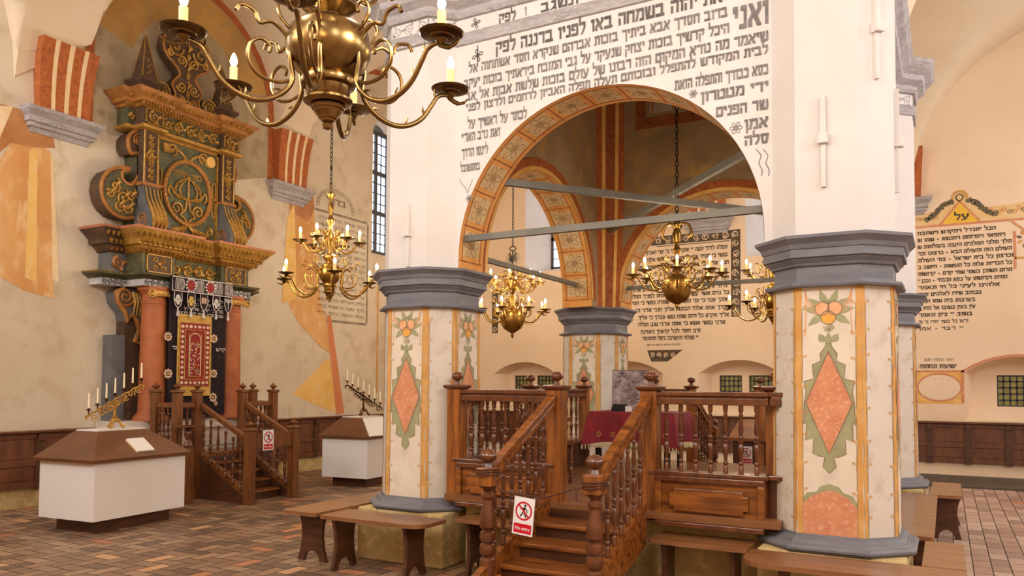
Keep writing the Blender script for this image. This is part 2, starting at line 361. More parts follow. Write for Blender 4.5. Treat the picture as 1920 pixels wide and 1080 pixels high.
for u0, u1, k, _ in NI:
    w0 = MB(PL_B)                                   # masonry back of the niche, with small barred openings
    q = [(u0+.55, u0+1.1)] if k == 1 and u0 > 0 else [(u0+.33, u0+.83), (u1-.76, u1-.26)]
    fr = FB
    e = sorted([u0, u1]+[x for p in q for x in p])
    for a, b in zip(e[0::2], e[1::2]): w0.box(a, b, 1.1, 2.3, -.56, -.5, PL_B, fr)
    for a, b in q: w0.box(a, b, 1.1, 1.33, -.56, -.5, PL_B, fr); w0.box(a, b, 1.93, 2.3, -.56, -.5, PL_B, fr)
    st(w0.build('trim_1'))
    for a, b in q: window(FB, a, b, 1.33, 1.93, -.6, 5, 5, GLSY, .03)
for u0, u1 in HW: window(FB, u0+.36, u1-.36, 4.66, 6.95, -.82, 8, 9, GLS, .02, 3)
wall('wall_right', Fr((XRT, 0, 0), (0, -1, 0)), [(-YB-.6, -.05), (-YF, -.05), (-YF, 9.4), (-YB-.6, 9.4)], [], .5, PL_B)
wall('wall_front', Fr((0, YF, 0), (-1, 0, 0)), [(-XRT, -.05), (-XL, -.05), (-XL, 9.4), (-XRT, 9.4)], [], .5, PL_B)
# ---- vaults: one height function, the higher of two crossing barrels
def barrel(t, c, r, sp):
    d = r*r-(t-c)**2
    return sp+math.sqrt(d) if d > 0 else (sp if abs(abs(t-c)-r) < .02 else -1)
def grid(mb, xs, ys, Z):
    V = [Vector((x, y, Z(x, y))) for y in ys for x in xs]; nx = len(xs)
    mb.add(V, [(j*nx+i, (j+1)*nx+i, (j+1)*nx+i+1, j*nx+i+1) for j in range(len(ys)-1) for i in range(nx-1)], PL_V, True)
def steps(a, b, c, r, br, n=30):
    s = {a, b}; s |= {c-r*C_(PI*i/n) for i in range(n+1)}
    for q, w in br:
        s |= {q-w*C_(PI*i/20) for i in range(21)} | {q-w-.002, q+w+.002}
    s = sorted(x for x in s if a-1e-6 <= x <= b+1e-6); out = [s[0]]
    for x in s[1:]:
        if x-out[-1] > .0015: out.append(x)
    return out
cl = MB(PL_V)
cXL, cXR, cYB, cYF = -7.865, 2.56, 14.1, 2.865
zXL = lambda x: barrel(x, cXL, 3.085, 5.5); zXR = lambda x: barrel(x, cXR, 3.09, 5.5)
zYB = lambda y: barrel(y, cYB, 3.09, 5.5); zYF = lambda y: barrel(y, cYF, 3.465, 5.5)
by = [(8.68, 1.84, 6.6), (14.0, 2.75, 5.95), (2.865, 3.0, 5.8)]; bx = [(-2.65, 1.55, 6.8)]
cy_ = lambda y: max(barrel(y, *b) for b in by); cx_ = lambda x: max(barrel(x, *b) for b in bx)
ysall = steps(YF, YB, 8.3, 30, [(b[0], b[1]) for b in by]); 
grid(cl, steps(XL, -4.78, cXL, 3.085, []), ysall, lambda x, y: max(zXL(x), cy_(y), 5.5))
grid(cl, steps(-.53, XRT, cXR, 3.09, []), ysall, lambda x, y: max(zXR(x), cy_(y), 5.5))
xs = steps(-4.78, -.53, -2.65, 30, [(-2.65, 1.55)])
grid(cl, xs, steps(11.0, YB, cYB, 3.09, []), lambda x, y: max(zYB(y), cx_(x), 5.5))
grid(cl, xs, steps(YF, 6.35, cYF, 3.465, []), lambda x, y: max(zYF(y), cx_(x), 5.5))
cl.box(XL-.5, XRT+.5, YF-.5, YB+.5, 9.3, 9.4, PL_V)
st(cl.build('ceiling'))
# ---- floor: brick on edge, herringbone to the left, straight bond in the right aisle
fm = bpy.data.materials.new('brick_floor'); fm.use_nodes = True
_n = fm.node_tree.nodes; _l = fm.node_tree.links; _b = _n['Principled BSDF']
_a = _n.new('ShaderNodeAttribute'); _a.attribute_name = 'brick'; _z = _n.new('ShaderNodeTexNoise'); _z.inputs['Scale'].default_value = 14; _z.inputs['Detail'].default_value = 6
_tc = _n.new('ShaderNodeTexCoord'); _l.new(_tc.outputs['Object'], _z.inputs['Vector'])
_m = _n.new('ShaderNodeMix'); _m.data_type = 'RGBA'; _m.blend_type = 'MULTIPLY'; _m.inputs['Factor'].default_value = .5
_l.new(_a.outputs['Color'], _m.inputs[6]); _l.new(_z.outputs['Fac'], _m.inputs[7]); _l.new(_m.outputs[2], _b.inputs['Base Color'])
_r = _n.new('ShaderNodeMapRange'); _r.inputs[3].default_value = .32; _r.inputs[4].default_value = .62; _l.new(_z.outputs['Fac'], _r.inputs[0]); _l.new(_r.outputs[0], _b.inputs['Roughness'])
_bp = _n.new('ShaderNodeBump'); _bp.inputs['Strength'].default_value = .25; _bp.inputs['Distance'].default_value = .01; _l.new(_z.outputs['Fac'], _bp.inputs['Height']); _l.new(_bp.outputs[0], _b.inputs['Normal'])
GROUT = mat('grout', (92, 74, 60), (76, 62, 50), 5, .8)
fb = MB(GROUT); fb.box(XL-.3, XRT+.3, YF-.3, YB+.3, -.1, -.004, GROUT); colr = [(.1, .08, .06, 1)]*6
pal = [(166, 134, 106), (150, 118, 92), (178, 144, 112), (138, 108, 86), (186, 150, 118), (156, 122, 96), (128, 102, 82), (170, 134, 104)]
hot = [(214, 152, 104), (206, 140, 98), (224, 174, 126), (198, 132, 98)]
palr = [(206, 172, 152), (192, 158, 138), (184, 148, 130), (212, 180, 160), (176, 142, 126), (198, 160, 138), (222, 192, 168)]
def brick(x0, x1, y0, y1, pl, ph):
    g = .005; fb.add([(x0+g, y0+g, 0), (x1-g, y0+g, 0), (x1-g, y1-g, 0), (x0+g, y1-g, 0)], [(0, 1, 2, 3)], fm)
    c = random.choice(hot) if random.random() < ph else random.choice(pl); colr.append(lin(c))
W_ = .145
n0 = int(18/W_)
for n in range(n0):
    y = YF+n*W_
    for k in range(-2, int(11/W_/4)+1):
        x = XL+(n % 4+4*k)*W_
        if x+2*W_ < -.35 and x > XL-.2: brick(x, x+2*W_, y, y+W_, pal, .07)
        x = XL+((n+3) % 4+4*k)*W_
        if x+W_ < -.35 and x > XL-.1: brick(x, x+W_, y, y+2*W_, pal, .1)
for i in range(int(6.2/.155)):
    for j in range(int(17.6/.31)):
        x = -.42+i*.155; y = YF+j*.31+(i % 2)*.155
        brick(x, x+.155, y, y+.31, palr, .04)
fo = fb.build('floor'); ca = fo.data.color_attributes.new('brick', 'FLOAT_COLOR', 'CORNER')
i = 0
for pi_, p in enumerate(fo.data.polygons):
    for _ in p.loop_indices: ca.data[i].color = colr[pi_]; i += 1
st(fo)
fs_ = MB(STON); fs_.box(XL, XRT, 15.3, YB, -.004, .03, STON); st(fs_.build('trim_2'))
ys_ = MB(OCH); ys_.box(YF, 17.0, 0, .3, 0, .03, OCH, FL_); st(ys_.build('baseboard_left'))
ys_ = MB(PL_B); ys_.box(XL+.1, XRT, .03, .3, 0, .03, PL_B, FB); st(ys_.build('baseboard_back'))
# ---- imposts with painted springers
def ledge(mb, fr, u0, u1, prof, mt):
    mb.loft([[fr.P(u0-o, z, 0), fr.P(u1+o, z, 0), fr.P(u1+o, z, d+o), fr.P(u0-o, z, d+o)] for o, z, d in prof], mt)
def impost(fr, c, zt=5.45):
    m_ = MB(GRYL); u0, u1 = c-.42, c+.42
    ledge(m_, fr, u0, u1, [(0, zt-.32, .02), (0, zt-.26, .05), (.04, zt-.25, .05), (.04, zt-.2, .05), (.07, zt-.19, .06), (.07, zt-.12, .06), (.13, zt-.05, .08), (.14, zt, .08)], GRYL)
    st(m_.build('trim_3'))
    m_ = MB(RED); n = 8
    prof = [(0, .13), (.25, .14), (.5, .16), (.75, .2), (.98, .26)]
    cols = [REDB, CREAM, REDB, CREAM, REDB, CREAM, REDB]; wd = [.2, .07, .16, .08, .16, .07, .18]; tot = sum(wd)
    x = 0
    for cc, w in zip(cols, wd):
        a0, a1 = x/tot, (x+w)/tot; x += w
        vs = []
        for h, d in prof:
            wb = .36+.05*h
            for a in (a0, a1): vs.append(fr.P(c-wb+2*wb*a, zt+h, d))
        m_.add(vs, [(2*i, 2*i+1, 2*i+3, 2*i+2) for i in range(len(prof)-1)], cc)
    for sgn in (-1, 1):
        vs = []
        for h, d in prof:
            wb = .36+.05*h; vs += [fr.P(c+sgn*wb, zt+h, 0), fr.P(c+sgn*wb, zt+h, d)]
        m_.add(vs, [(2*i, 2*i+1, 2*i+3, 2*i+2) for i in range(len(prof)-1)], REDB)
    h, d = prof[-1]; wb = .36+.05*h
    m_.add([fr.P(c-wb, zt+h, 0), fr.P(c-wb, zt+h, d), fr.P(c+wb, zt+h, d), fr.P(c+wb, zt+h, 0)], [(0, 1, 2, 3)], CREAM)
    st(m_.build('trim_4'))
for c in (6.5, 10.9): impost(FL_, c)
for c in (AX, BX): impost(FB, c, 5.38)
# ---- painted decoration of the left wall
wl = bpy.data.objects['wall_left']; wb_ = bpy.data.objects['wall_back']
def ring(mb, fr, cu, cv, r0, r1, a0, a1, n, mt, k=40):
    A = arc(cu, cv, r0, a0, a1, k); B = arc(cu, cv, r1, a0, a1, k)
    mb.add([fr.P(u, v, n) for u, v in A+B], [(i, i+k+1, i+k+2, i+1) for i in range(k)], mt)
m_ = MB(REDB)
ring(m_, FL_, 8.68, 6.6, 1.70, 1.84, 0, PI, .006, REDB); m_.box(6.84, 6.98, 5.45, 6.6, 0, .006, REDB, FL_); m_.box(10.38, 10.52, 5.45, 6.6, 0, .006, REDB, FL_)
ring(m_, FL_, 14, 5.95, 2.63, 2.75, 0, PI, .006, REDB)
ring(m_, FL_, 8.68, 6.6, 1.1, 1.69, .25, PI-.25, .005, mat('ochre_wash_lunette', (196, 152, 84), (172, 134, 80), 1.2, .9, c3=(170, 140, 92)))
lg = [(6.98, 5.5), (7.3, 5.42), (7.7, 5.5), (8.2, 5.3), (8.7, 5.4), (9.2, 5.45), (9.7, 5.3), (10.1, 5.42), (10.38, 5.5), (10.38, 6.6)]+arc(8.68, 6.6, 1.70, 0, PI, 24); m_.poly(FL_, lg, .003, PL_G)  # greyer lunette: light falloff above the ark put into the plaster colour
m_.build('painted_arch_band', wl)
def wpts(X, *ps): return [(lambda q: (q.y, q.z))(at(x, y, X=X)) for x, y in ps]
dr = MB(DRAP)
dr.poly(FL_, wpts(XL, (0, 300), (22, 262), (50, 255), (95, 285), (100, 560), (45, 545), (20, 530), (0, 520)), .004, DRAP)
dr.poly(FL_, wpts(XL, (-30, 200), (2, 195), (40, 205), (52, 232), (100, 258), (103, 278), (60, 276), (20, 268), (0, 285), (-30, 290)), .005, DRAPR)
dr.poly(FL_, wpts(XL, (55, 280), (70, 280), (68, 530), (46, 520)), .006, DRAPY)
dr.poly(FL_, wpts(XL, (94, 285), (100, 300), (110, 530), (98, 525)), .0055, CREAM)
dr.poly(FL_, wpts(XL, (0, 198), (24, 200), (-2, 262), (-20, 250)), .0065, CREAM)
dr.poly(FL_, wpts(XL, (543, 378), (560, 372), (588, 385), (595, 480), (600, 560), (628, 668), (560, 606), (535, 560)), .004, DRAP)
dr.poly(FL_, wpts(XL, (540, 375), (586, 366), (590, 392), (578, 415), (566, 410), (545, 395)), .006, DRAPR)
dr.poly(FL_, wpts(XL, (538, 410), (552, 380), (556, 560), (528, 568)), .0065, DRAPY)
dr.poly(FL_, wpts(XL, (612, 590), (620, 592), (645, 775), (630, 777)), .007, mat('pinkish_painted_band', (214, 138, 92), (206, 124, 80), 3, .9))
dr.poly(FL_, wpts(XL, (618, 668), (632, 776), (575, 752), (548, 738)), .004, DRAPY)
dr.poly(FL_, wpts(XL, (560, 606), (622, 640), (632, 672), (600, 650)), .0055, DRAP)
dr.build('painted_drapery', wl)
ins = MB(TXT3); fr = FL_
TL, TR2 = at(588, 398, X=XL), at(688, 430, X=XL)
u0, u1, v1, v0 = TL.y+.05, 13.25, 5.15, 3.0
for (a, b, c, d) in ((u0, u1, v1, v1+.05), (u0, u1, v0-.05, v0), (u1, u1+.05, v0, v1)): ins.box(a, b, c, d, 0, .003, TXT3, fr)
words = 'ברוך שאמר והיה העולם ברוך הוא ברוך עושה בראשית ברוך אומר ועושה ברוך גוזר ומקיים ברוך מרחם על הארץ ברוך מרחם על הבריות'.split()
for i in range(15):
    s = ' '.join(words[(i*4+j) % len(words)] for j in range(4)); hebrew(ins, fr, s, u1-.06, v1-.14-i*.137, .058, u1-u0-.14, TXT3)
hebrew(ins, fr, 'ברוך', 12.55, 5.36, .13, .6, TXT3)
for k in range(16):
    a = PI*k/15; c, s = 12.25+.52*C_(a), 5.3+.34*S_(a)
    ins.stroke(fr, spiral(c, s, .02, .06, a, 1.2, 10), .012, .004, TXT3)
for (a, b, c, d) in ((13.62, 13.68, 1.5, 3.9), (13.95, 14.0, 1.5, 3.9)): ins.box(a, b, c, d, 0, .003, STRP, fr)
for i in range(16): hebrew(ins, fr, words[i % len(words)]+' '+words[(i+3) % len(words)], 14.6, 3.6-i*.13, .055, .5, TXT3)
ins.build('painted_inscription', wl)
# ---- painted decoration of the back wall
fr = FB; bt = MB(TXT2)
def band(mb, fr, u0, u1, v0, v1, mt, inner, n=.005, seed=1):
    """floral border strip: dark ground with pale spirals and leaves"""
    rnd = random.Random(seed); mb.box(u0, u1, v0, v1, 0, n, mt, fr); L = max(u1-u0, v1-v0); w = min(u1-u0, v1-v0); k = max(1, round(L/(w*1.05)))
    for i in range(k):
        cu, cv = (u0+(i+.5)*(u1-u0)/k, (v0+v1)/2) if u1-u0 > v1-v0 else ((u0+u1)/2, v0+(i+.5)*(v1-v0)/k)
        sg = 1 if i % 2 else -1
        mb.stroke(fr, spiral(cu, cv, w*.08, w*.4, i*1.1, sg*1.4, 18), w*.1, n+.002, inner)
        for q in range(4):
            a = rnd.random()*6.28; leaf(mb, fr, cu+w*.22*C_(a), cv+w*.22*S_(a), a+1, w*.26, w*.16, n+.002, inner)
INKB = mat('dark_floral_border', (74, 60, 46), (104, 86, 64), 9, .9); PALEI = mat('pale_border_ground', (232, 204, 170), rough=.9)
band(bt, fr, -6.9, -3.87, 4.9, 5.1, INKB, PALEI); band(bt, fr, -4.07, -3.87, 3.2, 4.9, INKB, PALEI, seed=4)
bt.box(-5.75, -4.1, 4.86, 4.875, 0, .005, TXT2, fr)
ps = 'תפלה לדוד הטה יי אזנך ענני כי עני ואביון אני שמרה נפשי כי חסיד אני הושע עבדך אתה אלהי הבוטח אליך חנני אדני כי אליך אקרא כל היום שמח נפש עבדך כי אליך אדני נפשי אשא כי אתה אדני טוב וסלח ורב חסד לכל קראיך האזינה יי תפלתי והקשיבה בקול תחנונותי ביום צרתי אקראך כי תענני אין כמוך באלהים אדני ואין כמעשיך כל גוים אשר עשית יבואו וישתחוו לפניך'.split()
wi = 0
def wline(mb, fr, uL, uR, v, h, mt, src, wi):
    tot = 0; s = []
    while tot < (uR-uL)/h/1.0:
        w = src[wi % len(src)]; wi += 1; s.append(w); tot += sum(GL[c][0]+.13 for c in w)+.5
    hebrew(mb, fr, ' '.join(s), uR, v, h, uR-uL, mt); return wi
rows = [(-6.5, -4.15, 4.70), (-6.6, -4.15, 4.53), (-6.7, -4.12, 4.36), (-6.8, -4.15, 4.19), (-6.9, -4.12, 4.02), (-7.0, -4.15, 3.85), (-7.05, -4.12, 3.7), (-6.9, -4.15, 3.55), (-6.25, -4.1, 3.38), (-6.2, -4.12, 3.21), (-6.2, -4.2, 3.05), (-6.15, -4.75, 2.88), (-6.1, -4.8, 2.73)]
for a, b, v in rows: wi = wline(bt, fr, a, b, v, .082, TXT2, ps, wi)
wi = wline(bt, fr, -6.0, -5.2, 2.6, .04, TXT2, ps, wi)
bt.poly(fr, [(-5.98, 2.5), (-5.15, 2.5), (-5.35, 2.35), (-5.5, 2.24), (-5.88, 2.24)], .005, INKB)
for q in range(4): bt.stroke(fr, spiral(-5.85+q*.16, 2.39, .01, .06, q, 1.4, 12), .02, .007, PALEI)
band(bt, fr, -5.42, -5.1, 5.16, 5.46, PALEI, INKB, seed=9); band(bt, fr, -6.0, -5.8, 5.2, 5.4, PALEI, INKB, seed=8)
band(bt, fr, -10.1, -9.65, 3.98, 4.1, INKB, PALEI, seed=5); band(bt, fr, -10.1, -9.93, 3.0, 3.98, INKB, PALEI, seed=6)
bt.build('painted_psalm', wb_)
rt = MB(TXT2)
rt.poly(fr, [(-.5, 4.83), (.15, 4.83), (1.15, 4.83), (1.6, 4.83), (1.6, 5.15), (.75, 5.1), (.5, 5.22), (.28, 5.45), (.05, 5.22), (-.2, 5.1), (-.5, 5.08)], .004, mat('pale_cartouche_ground', (232, 200, 150), (224, 184, 120), 3, .9))
rt.box(-.5, 1.75, 4.8, 4.84, 0, .007, DIAM, fr)
rt.poly(fr, [(-.06, 4.84), (.6, 4.84), (.27, 5.26)], .007, mat('golden_triangle', (240, 196, 74), (230, 180, 60), 3, .85))
for p in ([(-.06, 4.84), (.27, 5.26)], [(.27, 5.26), (.6, 4.84)]): rt.stroke(fr, p, .035, .009, DIAM)
hebrew(rt, fr, 'על', .42, 4.9, .11, .26, TXT2, .01)
rt.stroke(fr, arc(.27, 5.33, .12, -.2, PI+.2, 12), .05, .008, STRP); rt.stroke(fr, arc(.27, 5.33, .06, 0, 2*PI, 12), .02, .009, TXT2)
DKV = mat('dark_green_grey_foliage', (92, 84, 66), (120, 108, 80), 8, .9)
for sg in (-1, 1):
    rt.stroke(fr, smooth([(.27+sg*.1, 5.26), (.27+sg*.28, 5.22), (.27+sg*.4, 5.05), (.27+sg*.55, 4.95)], 5), .07, .008, DKV)
    for q in range(7):
        a = q/6; cu = .27+sg*(.15+.42*a); cv = 5.26-.3*a; rt.stroke(fr, spiral(cu, cv, .01, .055, q, 1.2*sg, 10), .028, .009, DKV)
for i in range(14):
    cu = .7+i*.075; rt.stroke(fr, spiral(cu, 5.0+.03*S_(i*2), .008, .05, i, 1.3 if i % 2 else -1.3, 12), .014, .008, (STRP, DIAM, DKV)[i % 3])
    if i < 7: rt.stroke(fr, spiral(-.48+i*.06, 4.97, .006, .04, i, 1.3, 10), .012, .008, (STRP, DIAM)[i % 2])
rt.stroke(fr, [(1.1, 4.8), (1.42, 4.5)], .035, .008, DIAM); rt.box(1.13, 1.17, 3.9, 4.6, 0, .008, DIAM, fr); rt.box(1.42, 1.46, 4.1, 4.82, 0, .008, DIAM, fr); rt.box(1.15, 1.45, 4.08, 4.12, 0, .008, STRP, fr)
for q in range(8): leaf(rt, fr, 1.3+.04*C_(q), 4.62-.05*q, q*.9, .1, .05, .009, DKV if q % 2 else STRP)
ah = 'הכל יתגדל ויתקדש וישתבח|ויתפאר ויתרומם ויתנשא * שמו ש|מלך מלכי המלכים הקבה בעולמות ש|העולם הזה והעולם הבא * כרצונו וכר|וכרצון כל בית ישראל * צור העולמ|כל הבריות אלוה כל הנפשות * היושב ב|מרום השוכן בשמי שמי קדם * קדושתו|החיות וקדושתו על כסא הכבוד * ובכן י|אלהינו לעיני כל חי ונאמר|ככתוב שירו לאלהים זמרו|בערבות ביה שמו ועלזו|עין בעין בשובו אל נוהו כ|בשוב יי ציון ונאמר|וראו כל בשר יחדו כי פי|יי דבר * אמן'.split('|')
ends = [.85, 1.0, 1.1, 1.1, 1.12, 1.1, 1.1, 1.02, .9, .6, .5, .5, .45, .38, .3]
for i, s in enumerate(ah): hebrew(rt, fr, s, ends[i], 4.66-i*.133, .066 if i < 13 else .058, ends[i]+.46, TXT2)
hebrew(rt, fr, 'האר אלפין חנם', .13, 2.2, .05, .5, TXT3); hebrew(rt, fr, 'ישועות ונחמות:', .17, 2.06, .075, .64, TXT2)
rt.box(-.5, .3, 1.98, 2.02, 0, .006, DIAM, fr)
rt.box(-.5, .3, 1.38, 1.98, 0, .004, YEL, fr); e = [(-.12+.37*C_(2*PI*i/32), 1.69+.26*S_(2*PI*i/32)) for i in range(33)]
rt.poly(fr, e[:-1], .006, PL_B); rt.stroke(fr, e, .035, .007, DIAM); hebrew(rt, fr, 'מוקמת על ידי', .08, 1.84, .032, .4, TXT3)
sa = seg_arch(.27, 2.08, 1.4, 1.99, 2.29)[1:]; rt.stroke(fr, sa+[(.27, 1.4)], .05, .006, DIAM)
rt.build('painted_prayer', wb_)
# ------------------------------------------------------------------ pillars
def octl(cx, cy, W, a, z): return [Vector((cx+x, cy+y, z)) for x, y in ((-a, -W), (a, -W), (W, -a), (W, a), (a, W), (-a, W), (-W, a), (-W, -a))]
def octs(cx, cy, W, a, prof): return [octl(cx, cy, W+o, a+.414*o, z) for o, z in prof]
ZB, ZT, WB_, AB_, WT_, AT_ = .621, 2.43, .434, .229, .424, .221
def oface(cx, cy, k, W0, a0, z0, W1, a1, z1):
    b = octl(cx, cy, W0, a0, z0); t = octl(cx, cy, W1, a1, z1)
    p0, p1, q0, q1 = b[k], b[(k+1) % 8], t[k], t[(k+1) % 8]
    m0, m1 = (p0+p1)/2, (q0+q1)/2
    return Fr(m0, p1-p0, (m1-m0)), (p1-p0).length, (m1-m0).length
def wavy(u0, u1, v0, v1, amp, ph, n=26):
    L = []; Rr = []
    for i in range(n+1):
        v = v0+(v1-v0)*i/n; L.append((u0+amp*S_(i*1.3+ph)+amp*.5*S_(i*3.1), v)); Rr.append((u1+amp*S_(i*1.7+ph*2), v))
    return L+Rr[::-1]
def paint_face(mb, fr, w, h, painted, seed):
    rnd = random.Random(seed); hw = w/2; sw = .042 if painted else .03
    for sg in (-1, 1):
        a, b = (-hw, -hw+sw) if sg < 0 else (hw-sw, hw)
        mb.poly(fr, wavy(a if sg < 0 else a, b, 0, h, .004, seed), .003, STRP)
        e = (-hw+sw) if sg < 0 else hw-sw
        for q in range(9):
            v = .1+q*h/9.3+rnd.random()*.05
            mb.stroke(fr, smooth([(e, v-.025), (e-sg*.014, v), (e-sg*.03, v+.004), (e-sg*.026, v-.012)], 3), .006, .005, STRP)
            mb.stroke(fr, [(e, v-.2), (e+.002, v-.03)], .004, .005, LINE)
    if not painted: return
    k = h/1.81; B = .6*hw/.229*.36; B = hw-sw-.012
    vt, vb, vm = 1.336*k, .587*k, .95*k
    out = [(0, vt+.1), (.025, vt+.03), (B*.35, vt-.02), (B*.3, vt-.07), (B*.66, vt-.1), (B*.6, vt-.2), (B*1., vt-.22), (B*.92, vt-.3), (B*1.0, vm), (B*1.02, vm-.15), (B*.9, vm-.13), (B*.95, vm-.27), (B*.62, vm-.25), (B*.66, vm-.36), (B*.35, vb-.02), (.03, vb-.02), (.045, vb-.09), (0, vb-.14)]
    pts = out+[(-a, b) for a, b in out[1:-1]][::-1]
    mb.poly(fr, pts, .003, GRN); mb.stroke(fr, pts+[pts[0]], .005, .005, LINE)
    d = [(0, vt), (B*.93, vm+.01), (0, vb), (-B*.93, vm+.01)]
    mb.poly(fr, d, .006, DIAM); mb.stroke(fr, d+[d[0]], .006, .008, LINE)
    leaf(mb, fr, -.03, vt+.07, 2.1, .07, .05, .006, GRN); leaf(mb, fr, .03, vt+.07, 1.0, .07, .05, .006, GRN); leaf(mb, fr, 0, vt+.05, PI/2, .09, .05, .007, GRN)
    fv = 1.63*k
    for q, a in enumerate((.1, .6, 2.5, 3.0, 1.2, 1.9, -.6, 3.8)): leaf(mb, fr, .05*C_(a), fv+.04*S_(a), a, .13, .055, .004, GRN)
    for cu, cv, r, mt in ((-.04, fv+.02, .05, PCH), (.045, fv+.02, .05, PCH), (0, fv-.045, .05, YFR)):
        c = [(cu+r*C_(2*PI*i/16), cv+r*S_(2*PI*i/16)) for i in range(17)]; mb.poly(fr, c[:-1], .007, mt); mb.stroke(fr, c, .004, .009, LINE)
    for q in range(12):
        mb.stroke(fr, spiral(rnd.uniform(-.04, .04), fv+rnd.uniform(.06, .11), .008, .008, 0, 1, 8), .004, .008, GRN)
        mb.stroke(fr, spiral(rnd.uniform(-.035, .035), fv-rnd.uniform(.1, .15), .008, .008, 0, 1, 8), .004, .008, GRN)
    for sg in (-1, 1):
        for q in (0, .02, .045): mb.stroke(fr, smooth([(sg*(B-.01), h-.01), (sg*B*.8, h-.09-q), (sg*B*.45, h-.15-q), (sg*.05, fv+.03)], 4), .005, .0045, PCH)
        mb.stroke(fr, smooth([(sg*(B-.01), h-.03), (sg*B*.9, h-.2), (sg*B*.95, h-.36)], 4), .006, .0045, PCH)
def dome(mb, fr, w, h):
    hw = w/2-.045
    g = [(-hw, 0), (-hw, .26), (-hw*.85, .3), (-hw*.5, .31), (-hw*.35, .35), (0, .37), (hw*.35, .35), (hw*.5, .31), (hw*.85, .29), (hw, .24), (hw, 0)]
    mb.poly(fr, g, .003, GRN); mb.poly(fr, [(-hw, 0)]+arc(0, .1, hw, PI, 0, 14)[0:0]+[(-hw, .22), (-hw*.7, .27), (-hw*.3, .31), (0, .325), (hw*.3, .31), (hw*.7, .27), (hw, .2), (hw, 0)], .006, DIAM)
def anchor(mb, fr, u, v, hu, hd, w=.035):
    mb.poly(fr, [(u-w*.6, v+.02), (u+w*.6, v+.02), (u+w*.45, v+hu), (u-w*.45, v+hu)], .035, WH, .035)
    mb.poly(fr, [(u-w*.4, v-hd), (u+w*.4, v-hd), (u+w*.5, v-.02), (u-w*.5, v-.02)], .03, WH, .03)
    mb.box(u-w, u+w, v-.04, v+.03, 0, .06, WH, fr)
CAP = [(.0, 2.43), (.055, 2.432), (.062, 2.447), (.05, 2.463), (.002, 2.47), (-.006, 2.485), (-.006, 2.585), (.014, 2.592), (.022, 2.61), (.044, 2.632), (.05, 2.64), (.05, 2.646), (.07, 2.65), (.07, 2.708), (.078, 2.712), (.082, 2.722), (.09, 2.745), (.115, 2.77), (.125, 2.78), (.13, 2.784), (.13, 2.806)]
BAS = [(.1, .5), (.118, .52), (.118, .535), (.1, .552), (.068, .558), (.06, .565), (.05, .585), (.022, .603), (.016, .621)]
def pillar(cx, cy, label, pl_faces, w0=0):
    t = thing('painted_pillar', label, 'pillar', (cx, cy, 0), 0, 'octagonal pillars of the canopy')
    m_ = MB(OCH); m_.box(cx-.5, cx+.5, cy-.53, cy+.53, 0, .5, OCH); m_.build('plinth', t, .02)
    m_ = MB(GRY); m_.loft(octs(cx, cy, WB_, AB_, BAS), GRY); m_.build('base', t)
    m_ = MB(PILG); m_.loft([octl(cx, cy, WB_, AB_, ZB), octl(cx, cy, WT_, AT_, ZT)], PILG)
    for k in pl_faces:
        fr, w, h = oface(cx, cy, k, WB_, AB_, ZB, WT_, AT_, ZT)
        if k % 2 == 0: m_.poly(fr, [(-w/2, 0), (w/2, 0), (w/2*.97, h), (-w/2*.97, h)], .0015, PILP)
        paint_face(m_, fr, w*.985, h, k % 2 == 0, k+int(abs(cx)*10+cy))
        if k == 0 and cx > -1: dome(m_, fr, w, h)
    m_.build('painted_shaft', t)
    m_ = MB(GRY); m_.loft(octs(cx, cy, .424, .221, CAP), GRY); m_.build('capital', t)
    return t
pA = pillar(AX, AY, 'painted octagonal pillar left of the near arch, faded diamond on its front', (0, 1, 2, 7))
pB = pillar(BX, AY, 'large nearest painted pillar at right with orange diamond and orange dome below it', (0, 1, 2, 7))
pC = pillar(AX, CY, 'far painted pillar seen through the arch beyond the railings', (0, 1, 2, 3, 7))
pD = pillar(BX, CY, 'painted pillar half hidden behind the right edge of the nearest pillar', (0, 1, 2, 7))
def clampin(loops, cx, cy, sx, sy):
    for l in loops:
        for v in l:
            x, y = (v.x-cx)*sx, (v.y-cy)*sy
            if x > 0 and y > 0:
                if x > y: v.y = cy+sy*.2
                else: v.x, v.y = cx+sx*.2, cy+sy*.2
    return loops
